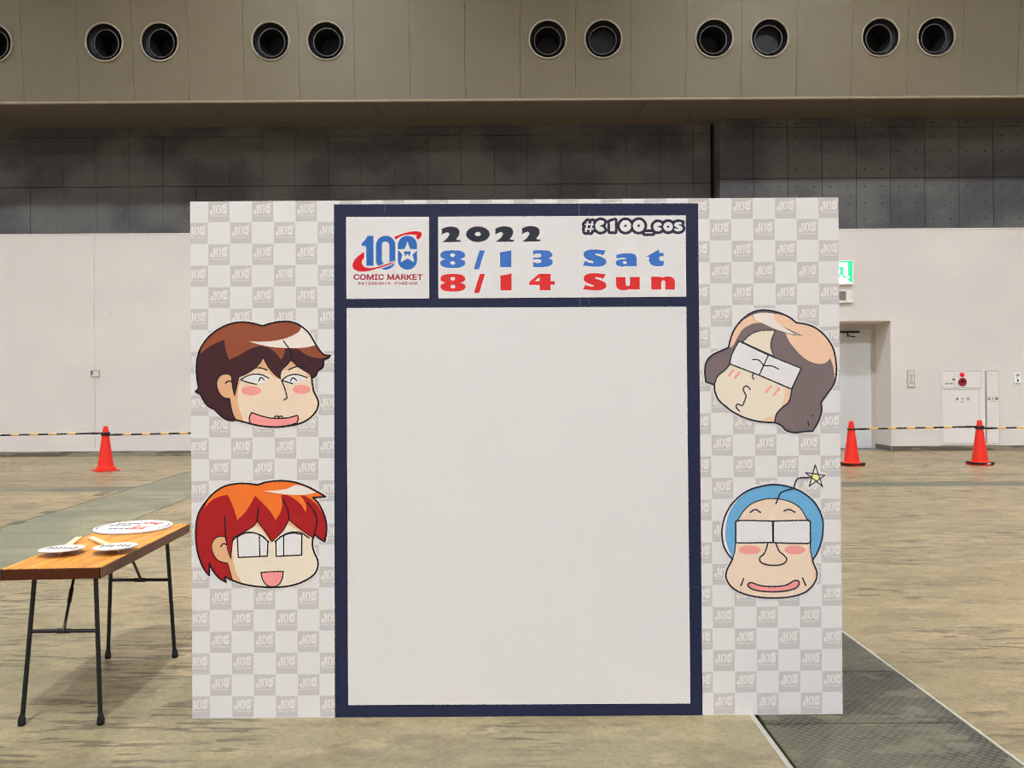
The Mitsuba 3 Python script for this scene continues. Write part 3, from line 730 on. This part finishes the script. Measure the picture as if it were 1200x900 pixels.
sk2 = unary_union([S2.area([(332, 618, 1), (348, 600, 1), (350, 650), (370, 720), (410, 800, 1), (345, 780, 1), (325, 710), (310, 655, 1), (250, 640), (215, 600), (197, 540), (215, 490), (250, 468), (290, 470, 1), (300, 500, 1), (310, 560)]), S2.area([(518, 362, 1), (480, 403), (520, 395, 1), (560, 440), (600, 496, 1), (618, 505, 1), (570, 430)]), S2.area([(740, 352, 1), (725, 382, 1), (770, 405), (885, 482, 1), (903, 474, 1), (850, 440), (790, 395)])])
m2 = [(543, 722, 1), (620, 715), (700, 715, 1), (690, 770), (660, 812), (620, 822), (585, 812), (555, 770)]
e2a = [(378, 472, 1), (430, 446), (500, 445), (560, 470), (592, 507, 1), (588, 606, 1), (385, 615, 1)]; e2b = [(648, 502, 1), (690, 468), (760, 446), (830, 455, 1), (828, 599, 1), (650, 608, 1)]
head('cartoon head print with bright red hair and square eyes', o2, 'ink', 11.5, [
    ('hair', 'hair_red', S2.area(o2), 0), ('hair_tint', 'hair_orange', S2.area(or2), 1), ('hair_shine', 'shine', S2.area(hi2), 2),
    ('face', 'skin_pale', S2.area(f2), 1), ('face_shade', 'skin_shade', sk2.intersection(S2.area(f2)), 2), ('eye', 'eye_white', S2.area(e2a), 3), ('eye', 'eye_white', S2.area(e2b), 3), ('mouth', 'pink', S2.area(m2), 3)],
    [S2.loop(e2a, 8.5), S2.loop(e2b, 8.5), S2.loop(m2, 8), S2.loop(f2, 6)] + [S2.line(p, 8.5) for p in ([(532, 460), (536, 610)], [(703, 465), (702, 603)], [(345, 497), (380, 465), (440, 440), (520, 450), (600, 508)], [(640, 505), (690, 465), (750, 440), (820, 442), (880, 480)],
        [(262, 538), (280, 518), (305, 528)], [(287, 325), (292, 420), (300, 495)], [(525, 270), (515, 362)], [(695, 205), (730, 280), (740, 352)], [(870, 232), (920, 300), (935, 350), (925, 420), (912, 480)], [(348, 478), (345, 497)])], S2)

S3 = Sheet(810, 350, 5.626)
o3 = [(243, 322, 1), (190, 345), (130, 375), (95, 420), (86, 480), (92, 548, 1), (148, 568, 1), (152, 610), (177, 668), (220, 708), (280, 752), (370, 793), (460, 813), (550, 820), (592, 838), (620, 868), (680, 884), (740, 877), (798, 874, 1), (835, 812), (857, 740), (853, 685, 1), (900, 620), (940, 560), (955, 480), (950, 400), (930, 320), (880, 245), (820, 195), (760, 170), (690, 158, 1), (640, 120), (560, 88), (470, 75), (400, 90), (330, 140), (280, 205), (255, 270)]
f3 = [(255, 428, 1), (220, 470), (170, 512), (150, 560), (152, 610), (177, 668), (220, 708), (280, 752), (370, 793), (460, 813), (545, 818, 1), (560, 760), (600, 715), (640, 680), (662, 592, 1), (445, 500, 1)]
fh3 = [(335, 285, 1), (390, 235), (460, 210), (552, 210, 1), (527, 270), (522, 320), (542, 380, 1), (430, 330)]
pe3a = [(240, 330, 1), (258, 268), (285, 207), (335, 145), (397, 108, 1), (420, 138), (462, 158, 1), (395, 168), (335, 205), (298, 262), (270, 312)]
pe3b = [(537, 98, 1), (600, 108), (640, 122), (690, 160, 1), (760, 173), (820, 198), (880, 249), (926, 320), (947, 400), (952, 480), (943, 532, 1), (935, 455), (915, 395, 1), (880, 425), (820, 428), (750, 397), (680, 330), (640, 275), (618, 226, 1), (680, 242), (742, 249, 1), (680, 220), (600, 180), (548, 140)]
hi3 = [(400, 106, 1), (450, 94), (537, 97, 1), (550, 140), (600, 182), (670, 226), (742, 249, 1), (620, 222), (530, 192), (455, 155), (420, 136)]
gl3a = [(310, 280, 1), (505, 372, 1), (445, 505, 1), (250, 430, 1), (262, 375)]; gl3b = [(505, 372, 1), (722, 460, 1), (658, 597, 1), (445, 505, 1)]
head('cartoon head print tilted sideways with grey brown bob hair and glasses', o3, 'ink_soft', 11, [
    ('hair', 'hair_grey', S3.area(o3), 0), ('hair_tint', 'peach', S3.area(pe3a), 1), ('hair_tint', 'peach', S3.area(pe3b), 1), ('hair_shine', 'shine', S3.area(hi3), 2),
    ('face', 'skin_pale', S3.area(f3).union(S3.area(fh3)), 1), ('face_shade', 'peach', unary_union([S3.area([(618, 580, 1), (662, 592, 1), (640, 680), (600, 715, 1), (568, 745, 1), (605, 680)]), S3.area([(470, 797, 1), (548, 768, 1), (545, 817, 1)])]), 2),
    ('glasses_lens', 'eye_white', S3.area(gl3a), 3), ('glasses_lens', 'eye_white', S3.area(gl3b), 3),
    ('blush_mark', 'blush', unary_union([S3.line(p, 15) for p in ([(273, 475), (245, 507)], [(315, 490), (287, 520)], [(523, 577), (492, 617)], [(575, 597), (540, 636)])]), 3)],
    [S3.loop(gl3a, 8.5), S3.loop(gl3b, 8.5), S3.loop(fh3, 6), S3.line([(255, 428), (220, 470), (170, 512), (150, 560)], 8.5), S3.line([(662, 592), (640, 680), (600, 715), (560, 760), (545, 818)], 8.5)]
    + [S3.line(p, 8) for p in ([(400, 402), (440, 405), (475, 442)], [(475, 442), (530, 445), (572, 465)], [(405, 498), (400, 515), (410, 532)], [(385, 600), (365, 577), (340, 590), (345, 615), (358, 640), (345, 680), (330, 705), (303, 695), (292, 715), (315, 742)], [(766, 812), (774, 838)], [(796, 771), (801, 773)])], S3)

S4 = Sheet(820, 535, 5.144)
hood4 = [(450, 170), (380, 178), (290, 205), (210, 265), (155, 345), (130, 440), (135, 520), (160, 580), (190, 618, 1), (680, 622, 1), (700, 590), (725, 530), (740, 450), (735, 370), (690, 280), (620, 220), (540, 185)]
f4 = [(445, 255), (380, 260), (310, 285), (260, 330), (225, 385, 1), (211, 392, 1), (211, 525, 1), (205, 580), (190, 625), (160, 685), (155, 735), (190, 790), (250, 825), (340, 848), (450, 855), (560, 845), (640, 815), (690, 760), (703, 705), (680, 640), (665, 570), (662, 525, 1), (662, 392, 1), (640, 375, 1), (600, 310), (530, 270)]
hi4 = [(300, 203, 1), (222, 265), (172, 345), (151, 440), (156, 520), (190, 612, 1), (163, 578), (138, 520), (134, 440), (159, 346), (213, 268)]
n4_ = [(405, 527), (395, 565), (380, 592, 1), (357, 615), (370, 643), (440, 658), (500, 648), (520, 622), (503, 596, 1), (475, 572), (455, 527)]
m4 = [(287, 772), (305, 762), (360, 780), (450, 786), (520, 776), (568, 750), (592, 755), (592, 778), (560, 802), (480, 816), (390, 816), (320, 804), (292, 788)]
st = [(693, 52), (737, 182), (635, 98), (752, 115), (657, 180)]
starp = S4.poly([st[0], (709, 102), st[3], (721, 137), st[1], (694, 157), st[4], (669, 132), st[2], (679, 102)])
gl4a = [(213, 392, 1), (245, 387), (435, 391, 1), (437, 520, 1), (240, 522), (213, 520, 1)]; gl4b = [(440, 391, 1), (640, 387), (663, 393, 1), (664, 522, 1), (640, 526), (440, 521, 1)]
o4 = crom(hood4); all4 = unary_union([S4.area(hood4), S4.area(f4)])
h4 = key_of('cartoon_head', B)
ant = [(455, 285), (470, 252), (485, 220), (520, 205), (563, 195, 1), (575, 152), (592, 132), (660, 128)]
film('cartoon_head', unary_union([all4, starp]).buffer(2.6, 8), 'print_white', 3, B, label='cartoon head print with blue hood, glasses and a star antenna')
for nm, m, g, lv in [('hood', 'hood_blue', S4.area(hood4), 0), ('hood_shine', 'shine', S4.area(hi4), 1), ('face', 'skin', S4.area(f4), 1),
        ('face_shade', 'peach', S4.area([(655, 530, 1), (668, 600), (687, 660), (697, 710), (680, 760, 1), (683, 700), (668, 640), (655, 585)]), 2),
        ('glasses_lens', 'eye_white', S4.area(gl4a), 3), ('glasses_lens', 'eye_white', S4.area(gl4b), 3), ('cheek', 'blush', S4.ell(297, 565, 66, 27), 3), ('cheek', 'blush', S4.ell(570, 565, 63, 27), 3),
        ('nose', 'skin', S4.area(n4_), 3), ('mouth', 'pink', S4.area(m4), 3), ('star', 'star_cream', starp, 1), ('star_center', 'star_yellow', S4.poly([(679, 102), (709, 102), (721, 137), (694, 157), (669, 132)]), 2)]:
    film(nm, g, m, 4 + lv, h4)
film('ink_line', unary_union([LineString(np.vstack([q, q[:1]])).buffer(0.95, 6) for q in [np.array(all4.exterior.coords)]] + [S4.loop(f4, 6), S4.loop(gl4a, 8.5), S4.loop(gl4b, 8.5), S4.loop(m4, 8.5), S4.line(n4_, 8.5), S4.line(ant, 8.5),
    LineString(S4.m(st + st[:1])).buffer(0.62)] + [S4.line(p, 8.5) for p in ([(300, 338), (330, 321), (362, 338)], [(503, 330), (535, 321), (570, 337)], [(260, 738), (243, 780)], [(617, 735), (635, 780)])]), 'ink_soft', 9, h4)

# ------------------------------------------------------------------ folding table with the round signs
TB = thing('folding_table', 'narrow wooden folding table on black steel legs beside the backdrop', 'table')
TA = 3.5
def tloc(m): return moved(m, trans(-1.874, 3.497, 0) @ rot((0, 0, 1), TA))
obj('tabletop', tloc(rbx(-0.440, 0, 0, 1.125, 0.646, 0.70, 0.004)), 'wood', TB)
obj('edge_band', tloc(rbx(-0.001, 0.003, 0.004, 1.121, 0.648, 0.697, 0.0012)), 'wood_edge', TB, label='dark wood edge band')
obj('edge_band', tloc(rbx(-0.443, -0.439, 0.004, 1.121, 0.648, 0.697, 0.0012)), 'wood_edge', TB, label='dark wood edge band')
obj('edge_band', tloc(rbx(-0.436, -0.004, -0.002, 0.002, 0.647, 0.696, 0.0012)), 'wood_front', TB, label='dark reddish brown front edge')
for cx in (-0.436, -0.006):
    obj('edge_corner', tloc(rbx(cx - 0.005, cx + 0.005, -0.003, 0.012, 0.647, 0.697, 0.001)), 'corner_brown', TB, label='dark corner cap')
legs = [((-2.205, 3.545, 0.657), (-2.212, 3.458)), ((-1.925, 3.545, 0.657), (-1.859, 3.461)), ((-2.245, 4.30, 0.657), (-2.275, 4.314)), ((-1.935, 4.30, 0.657), (-1.903, 4.321))]
def on(l, z):
    p, q = np.array(l[0]), np.array([*l[1], 0.0]); s = (p[2] - z) / p[2]; return p + (q - p) * s
for l in legs:
    k = obj('leg', tube(l[0], on(l, 0.03), 0.0100), 'black_metal', TB, smooth=40)
    foot = lathe([(0.0, 0.0), (0.013, 0.0), (0.0165, 0.006), (0.0165, 0.02), (0.0135, 0.036), (0.0108, 0.046), (0.0, 0.046)], 20)
    obj('rubber_foot', moved(foot, trans(l[1][0], l[1][1], 0)), 'rubber', k, smooth=40)
for a, b, z in ((0, 1, 0.405), (2, 3, 0.44)):
    pa, pb = on(legs[a], z), on(legs[b], z)
    k = obj('crossbar', tube(pa, pb, 0.0088), 'black_metal', TB, smooth=40)
    mid = (pa + pb) / 2
    obj('sleeve', tube(mid - np.array([0.03, 0, 0]), mid + np.array([0.03, 0, 0]), 0.0112), 'black_metal', k, smooth=40)
br = [np.array([-2.045, 3.495, 0.405]), np.array([-2.135, 3.76, 0.657])]
obj('brace', cat_([tube(br[0], br[1], 0.0065, n=10), tube(br[0] + (br[1] - br[0]) * 0.42, br[0] + (br[1] - br[0]) * 0.62, 0.0095, n=10)]), 'black_metal', TB, smooth=40)
obj('brace', tube((-2.085, 4.308, 0.44), (-1.985, 3.98, 0.657), 0.0075, n=10), 'black_metal', TB, smooth=40)

def flat(g, t, z0):
    e = extrude(g, t); e.apply_translation((0, 0, z0)); return e
PLT = thing('round_sign', 'large round white sign lying at the far end of the wooden table', 'sign')
C = (-2.205, 4.47)
bdisc = lathe([(0, 0), (0.205, 0), (0.21, 0.003), (0.21, 0.009), (0.206, 0.012), (0, 0.012)], 64)
obj('disc', moved(bdisc, trans(*C, 0.7003)), 'sign_white', PLT, smooth=30)
arc = unary_union([LineString([(0.19 * math.cos(t), 0.19 * math.sin(t)) for t in np.linspace(a, b, 14)]).buffer(0.004) for a, b in ((2.7, 3.7), (-0.45, 0.45))])
rng = np.random.default_rng(3)
txt = []
for row, (y, x0, x1) in enumerate(((0.07, -0.13, -0.01), (0.02, -0.15, -0.03), (-0.09, -0.10, 0.03))):
    x = x0
    while x < x1:
        txt += [LineString([(x, y), (x + 0.012, y + 0.03)]).buffer(0.0045), LineString([(x - 0.004, y + 0.018), (x + 0.018, y + 0.022)]).buffer(0.004), LineString([(x + 0.012, y - 0.006), (x + 0.016, y + 0.014)]).buffer(0.0022)]
        x += 0.032
obj('ring_print', moved(flat(arc, 0.0003, 0.0), trans(*C, 0.7123)), 'sign_ink', PLT)
obj('text_print', moved(flat(unary_union(txt), 0.0003, 0.0), trans(*C, 0.7123)), 'sign_ink', PLT, label='dark scribbled print')
red = []
for i in range(13):
    a = rng.uniform(0, 6.28); c0 = np.array([0.055, 0.02]) + 0.06 * np.array([math.cos(a), 1.4 * math.sin(a)])
    red.append(LineString(crom([tuple(c0 + rng.uniform(-0.04, 0.04, 2)) for _ in range(4)], False)).buffer(0.0055))
obj('drawing_print', moved(flat(unary_union(red), 0.0004, 0.0), trans(*C, 0.7123)), 'sign_red', PLT, label='reddish loose drawing')

def fan(label, c, end, seed):
    t = thing('round_fan', label, 'hand fan', 'round white paddles on the wooden table')
    c, end = np.array(c), np.array(end)
    dv = end - c; Ln = float(np.linalg.norm(dv)); a = math.degrees(math.atan2(dv[1], dv[0])) - 90
    til = math.degrees(math.atan2(0.013, Ln + 0.05))
    M = trans(end[0], end[1], 0.7005) @ rot((0, 0, 1), a) @ rot((1, 0, 0), -til)      # local y runs from disc (-Ln) to the handle's far end (0)
    st_ = rbx(-0.0145, 0.0145, -Ln - 0.06, 0, 0, 0.011, 0.002)
    dsk = lathe([(0, 0), (0.099, 0), (0.102, 0.002), (0.102, 0.004), (0.099, 0.006), (0, 0.006)], 56)
    obj('disc', moved(dsk, M @ trans(0, -Ln, 0.0112)), 'sign_white', t, smooth=30)
    obj('handle', moved(st_, M), 'pale_wood', t, label='pale wooden handle')
    q = (M @ np.array([0, -Ln - 0.052, 0, 1]))[:3]
    obj('peg', moved(tube((q[0], q[1], 0.7003), (q[0], q[1], q[2] + 0.001), 0.004, n=12), np.eye(4)), 'sign_white', t)
    r = np.random.default_rng(seed); g = []
    for i in range(6):
        x, y = -0.066 + i * 0.026, r.uniform(-0.01, 0.01)
        g += [LineString([(x, y - 0.02), (x, y + 0.02)]).buffer(0.0042), LineString([(x - 0.006, y + 0.02 * (1 - i % 3)), (x + 0.009, y + 0.02 * (1 - i % 3))]).buffer(0.0038), LineString([(x + 0.006, y - 0.004), (x + 0.006, y + 0.012)]).buffer(0.0018)]
    for i in range(6):
        obj('printed_sign', moved(flat(unary_union(g[3 * i:3 * i + 3]), 0.0003, 0), M @ trans(0, -Ln, 0.0174) @ rot((0, 0, 1), -a)), 'sign_ink', t)
fan('white round paddle, left one of two on the wooden table, pale handle pointing away', (-2.215, 3.775), (-2.352, 4.165), 5)
fan('white round paddle overhanging the right edge of the wooden table', (-1.975, 3.82), (-2.285, 4.160), 8)

# ------------------------------------------------------------------ traffic cones and striped bars
def cone(x, y, label, weight, seed, group=None):
    t = thing('traffic_cone', label, 'traffic cone', group)
    a = 42 + seed
    M = trans(x, y, 0) @ rot((0, 0, 1), a)
    obj('base', moved(rbx(-0.19, 0.19, -0.19, 0.19, 0.0, 0.022, 0.008), M), 'cone', t)
    prof = [(0.178, 0.02), (0.178, 0.055), (0.172, 0.064), (0.145, 0.068), (0.138, 0.075), (0.045, 0.80), (0.040, 0.825), (0.028, 0.838), (0.0, 0.84)]
    obj('body', moved(lathe(prof, 40), M), 'cone', t, smooth=40)
    if weight:
        w_ = ring(0.182, 0.235, 0.023, 0.05)
        k = obj('weight', moved(w_, trans(x, y, 0)), 'rubber', t, smooth=40, label='black rubber weight on the base')
        if weight > 1:
            obj('weight_mark', moved(rbx(-0.03, 0.045, -0.2365, -0.2335, 0.028, 0.047, 0.001), trans(x + 0.02, y, 0)), 'weight_mark', k, label='white mark')
    return t
CY = 14.45
CX = [(-10.09, 14.42, None), (-7.635, 14.42, 'orange traffic cone left of the backdrop, a striped bar on each side'), (-5.18, 14.42, None),
      (6.40, 14.5, 'orange traffic cone at the backdrop edge in front of the recessed door'), (8.82, 14.5, 'orange traffic cone in front of the fire hydrant cabinet'), (11.25, 14.5, None)]
for i, (x, y, lab) in enumerate(CX):
    cone(x, y, lab or 'orange traffic cone out of view at the end of a striped bar', (0, 0, 0, 1, 2, 1)[i], (0, 3, 8, 6, 1, 4)[i], None if lab else 'traffic cones out of view')
bars = [(0, 1, 'black and yellow striped bar from the left frame edge to the cone', 0), (1, 2, 'black and yellow striped bar running from the left cone behind the backdrop', 1), (3, 4, 'black and yellow striped bar between the two right cones', 3), (4, 5, 'black and yellow striped bar from the hydrant cone to the right frame edge', 4)]
for a, b, lab, j in bars:
    t = thing('cone_bar', lab, 'barrier bar', 'striped bars between the cones')
    (xa, ya, _), (xb, yb, _) = CX[a], CX[b]
    z = 0.675 + 0.012 * (a >= 3)
    za, zb = z - 0.004, z + 0.028
    for xx, zz in ((xa, za), (xb, zb)):
        obj('end_ring', moved(ring(0.0665, 0.079, zz - 0.014, zz + 0.014), trans(xx, ya, 0)), 'bar_black', t, smooth=40)
    p, q = np.array([xa + 0.073, ya, za]), np.array([xb - 0.073, yb, zb])
    obj('tube', tube(p, q, 0.0165), 'bar_black', t, smooth=40)
    obj('sleeve', tube(p + (q - p) * 0.03, p + (q - p) * 0.09, 0.021), 'bar_black', t, smooth=40)
    obj('sleeve', tube(p + (q - p) * 0.91, p + (q - p) * 0.97, 0.021), 'bar_black', t, smooth=40)
    n = 6; Ltot = float(np.linalg.norm(q - p))
    for k in range(n):
        s0 = (0.26 + k * 0.352) / Ltot; s1 = s0 + 0.155 / Ltot
        if s1 < 0.93:
            obj('yellow_band', tube(p + (q - p) * s0, p + (q - p) * s1, 0.0178), 'bar_yellow', t, smooth=40, label='yellow reflective band')

# ------------------------------------------------------------------ fittings on the back wall
def flatw(g, y, t):                                     # outline in metres (x, z) standing t proud of the wall plane y
    return upright(extrude(g, t), y)
def strokes(ch, x, z, s, w):
    G = {'消': [[(.1, .9), (.25, .8)], [(.05, .6), (.2, .5)], [(.05, .05), (.25, .35)], [(.6, .95), (.6, .65)], [(.4, .9), (.48, .7)], [(.82, .9), (.72, .7)], [(.4, .0), (.4, .6), (.85, .6), (.85, .0)], [(.4, .4), (.85, .4)], [(.4, .2), (.85, .2)]],
         '火': [[(.5, .95), (.5, .5), (.1, .0)], [(.5, .5), (.9, .0)], [(.2, .75), (.3, .5)], [(.85, .8), (.7, .55)]],
         '栓': [[(.05, .7), (.4, .7)], [(.22, .95), (.22, 0)], [(.22, .65), (.03, .3)], [(.22, .65), (.4, .4)], [(.68, .95), (.42, .6)], [(.68, .95), (.97, .6)], [(.52, .5), (.85, .5)], [(.52, .28), (.85, .28)], [(.68, .5), (.68, .03)], [(.45, .03), (.95, .03)]],
         '器': [[(.1, .95), (.4, .95), (.4, .7), (.1, .7), (.1, .95)], [(.6, .95), (.9, .95), (.9, .7), (.6, .7), (.6, .95)], [(.1, .3), (.4, .3), (.4, .03), (.1, .03), (.1, .3)], [(.6, .3), (.9, .3), (.9, .03), (.6, .03), (.6, .3)], [(.05, .52), (.95, .52)], [(.5, .65), (.5, .52), (.1, .36)], [(.5, .52), (.9, .36)]],
         '非': [[(.4, 1), (.4, 0)], [(.6, 1), (.6, 0)], [(.05, .8), (.4, .8)], [(.05, .5), (.4, .5)], [(.05, .2), (.4, .2)], [(.6, .8), (.95, .8)], [(.6, .5), (.95, .5)], [(.6, .2), (.95, .2)]]}[ch]
    return unary_union([LineString([(x + a * s, z + b * s) for a, b in l]).buffer(w) for l in G])

# exit sign
ES = thing('exit_sign', 'green and white running man exit sign above the recessed door', 'exit sign')
x0, x1, z0, z1 = 7.26, 7.812, 3.815, 4.365
obj('case', rbx(x0, x1, WY - 0.075, WY + 0.002, z0, z1, 0.01), 'white_paint', ES)
face = flatw(box(x0 + 0.008, z0 + 0.008, x1 - 0.008, z1 - 0.008), WY - 0.0752, 0.002)
k = key_of('face', ES)
scene[k] = mikit.ply(face, 'mat_exit_face', emitter={'type': 'area', 'radiance': {'type': 'rgb', 'value': [0.35, 0.38, 0.36]}})
px = lambda x, y: (7.26 + (x - 0) / 365.0 * 0.552, 4.365 - (y - 140) / 360.0 * 0.55)
u = lambda pts: Polygon([(7.474 + (a - 142) / 223.0 * 0.338, 4.365 - (b - 140) / 360.0 * 0.55) for a, b in pts])
green = unary_union([u([(282, 150), (352, 150), (352, 482), (325, 468), (282, 425), (282, 410), (318, 392), (318, 380), (282, 372)]), u([(150, 148), (352, 148), (352, 168), (150, 168)]), box(x0 + 0.012, z0 + 0.02, x0 + 0.10, z1 - 0.012),
    u([(120, 235), (215, 240), (222, 262), (205, 300), (212, 340), (222, 378), (272, 382), (272, 398), (210, 396), (192, 345), (178, 345), (166, 378), (120, 395), (112, 380), (148, 360), (168, 320), (170, 262), (120, 250)]), Point(7.474 + (128 - 142) / 223.0 * 0.338, 4.365 - (205 - 140) / 360.0 * 0.55).buffer(0.035)])
gk = key_of('pictogram', ES)
scene[gk] = mikit.ply(flatw(green, WY - 0.0774, 0.001), 'mat_exit_green', emitter={'type': 'area', 'radiance': {'type': 'rgb', 'value': [0.02, 0.42, 0.18]}})
say(gk, 'green running man pictogram')
EL = thing('emergency_light', 'small beige box with grey window mounted under the exit sign', 'wall light')
obj('body', rbx(7.30, 7.81, WY - 0.06, WY + 0.002, 3.40, 3.68, 0.008), 'white_paint', EL)
obj('window', flatw(box(7.45, 3.455, 7.645, 3.665), WY - 0.0602, 0.004), 'grey_lens', EL, label='grey square window')
obj('lens', flatw(box(7.69, 3.42, 7.80, 3.45), WY - 0.0602, 0.006), 'exit_face', EL, label='white strip')
# switch plate by the door
SP = thing('switch_plate', 'tall beige wall plate to the right of the recessed door', 'wall plate')
obj('plate', rbx(9.055, 9.222, WY - 0.02, WY + 0.002, 1.465, 1.85, 0.005), 'plate_beige', SP)
obj('border', flatw(box(9.055, 1.465, 9.222, 1.85).difference(box(9.066, 1.476, 9.211, 1.839)), WY - 0.02, 0.003), 'line_grey', SP)
obj('symbol', flatw(unary_union([Point(9.138, 1.72).buffer(0.033).difference(Point(9.138, 1.72).buffer(0.02)), Point(9.138, 1.575).buffer(0.04).difference(Point(9.138, 1.575).buffer(0.025)), box(9.131, 1.60, 9.145, 1.70)]), WY - 0.0205, 0.003), 'line_grey', SP)
# fire hydrant cabinet
HC = thing('hydrant_cabinet', 'beige fire hydrant cabinet with red lamp and alarm button in the wall', 'cabinet')
hx = lambda v: 9.824 + (v - 65) / 625.0 * 1.342
hz = lambda v: 1.856 - (v - 75) / 790.0 * 1.72
def hb(a, b, c, d): return box(hx(a), hz(d), hx(c), hz(b))
obj('body', rbx(hx(65), hx(690), WY - 0.006, WY + 0.01, hz(865), hz(75), 0.003), 'line_grey', HC)
fr_ = hb(65, 75, 690, 865).difference(hb(78, 88, 497, 268)).difference(hb(78, 280, 474, 852)).difference(hb(534, 88, 546, 850)).difference(hb(552, 88, 684, 852))
obj('frame', flatw(fr_, WY - 0.004, 0.016), 'white_paint', HC)
D1 = obj('alarm_panel', flatw(hb(82, 92, 493, 264), WY - 0.006, 0.014), 'white_paint', HC)
obj('panel_joint', flatw(hb(207, 92, 210, 264), WY - 0.0195, 0.002), 'line_grey', D1)
D2 = obj('hydrant_door', flatw(hb(82, 285, 470, 848), WY - 0.006, 0.014), 'white_paint', HC)
D3 = obj('extinguisher_door', flatw(hb(556, 92, 680, 848), WY - 0.006, 0.014), 'white_paint', HC)
obj('door_gap', flatw(hb(536, 90, 545, 850), WY - 0.0055, 0.003), 'dark_mark', HC, label='dark vertical gap')
def cap(x, z, r, d, n=28):
    m = lathe([(0, 0), (r, 0), (r, d * 0.3), (r * 0.8, d * 0.75), (r * 0.4, d * 0.97), (0, d)], n)
    if m.volume < 0: m.invert()
    return moved(m, trans(x, WY - 0.019, z) @ rot((1, 0, 0), 90))
obj('red_lamp', cap(hx(287), hz(127), 0.052, 0.05), 'red_lamp', D1, smooth=50, label='bright red lamp')
rg = ring(0.045, 0.092, 0.0, 0.03)
obj('alarm_button', cat_([moved(rg, trans(hx(290), WY - 0.05, hz(205)) @ rot((1, 0, 0), -90)), moved(trimesh.creation.cylinder(radius=0.05, height=0.02, sections=28), trans(hx(290), WY - 0.025, hz(205)) @ rot((1, 0, 0), 90))]), 'red_bell', D1, smooth=40, label='dark red alarm button ring')
obj('button_center', moved(trimesh.creation.cylinder(radius=0.028, height=0.012, sections=20), trans(hx(290), WY - 0.04, hz(200)) @ rot((1, 0, 0), 90)), 'black', D1, label='black button centre')
obj('phone_jack', flatw(affinity.scale(Point(hx(198), hz(178)).buffer(0.035), 1, 0.5), WY - 0.0195, 0.006), 'dark_mark', D1)
obj('panel_text', flatw(unary_union([strokes('非', hx(105 + 23 * i), hz(230), 0.034, 0.003) for i in range(4)]), WY - 0.0198, 0.001), 'dark_mark', D1)
obj('door_text', flatw(unary_union([strokes(c, hx(v) - 0.032, hz(397), 0.066, 0.0045) for c, v in (('消', 232), ('火', 290), ('栓', 350))] + [hb(268, 413, 314, 417)]), WY - 0.0198, 0.001), 'dark_mark', D2, label='dark lettering of three signs')
obj('door_text', flatw(unary_union([strokes(c, hx(v) - 0.03, hz(397), 0.062, 0.0045) for c, v in (('消', 572), ('火', 612), ('器', 654))] + [hb(588, 412, 644, 416)]), WY - 0.0198, 0.001), 'dark_mark', D3, label='dark lettering of three signs')
obj('handle', flatw(hb(540, 300, 544, 330), WY - 0.008, 0.01), 'dark_mark', D3)
# small white device, far right
WD = thing('wall_sensor', 'small white wall device right of the hydrant cabinet', 'wall device')
obj('plate', rbx(11.50, 11.645, WY - 0.03, WY + 0.002, 1.54, 1.775, 0.008), 'exit_face', WD)
obj('lens', moved(trimesh.creation.cylinder(radius=0.024, height=0.012, sections=20), trans(11.575, WY - 0.032, 1.60) @ rot((1, 0, 0), 90)), 'black', WD, label='black round lens')
obj('button', flatw(box(11.535, 1.70, 11.61, 1.745).buffer(0.004), WY - 0.0295, 0.005), 'line_grey', WD)
obj('button', flatw(Point(11.553, 1.665).buffer(0.01), WY - 0.0295, 0.005), 'dark_mark', WD)
# outlet, left
OU = thing('wall_outlet', 'small beige wall outlet plate on the pale wall above the left cone', 'outlet')
obj('plate', rbx(-9.645, -9.445, WY - 0.012, WY + 0.002, 1.81, 1.97, 0.004), 'plate_beige', OU)
obj('border', flatw(box(-9.645, 1.81, -9.445, 1.97).difference(box(-9.628, 1.825, -9.462, 1.955)), WY - 0.012, 0.003), 'line_grey', OU)
obj('socket', flatw(box(-9.64, 1.86, -9.60, 1.95), WY - 0.0125, 0.003), 'dark_mark', OU, label='dark socket opening')
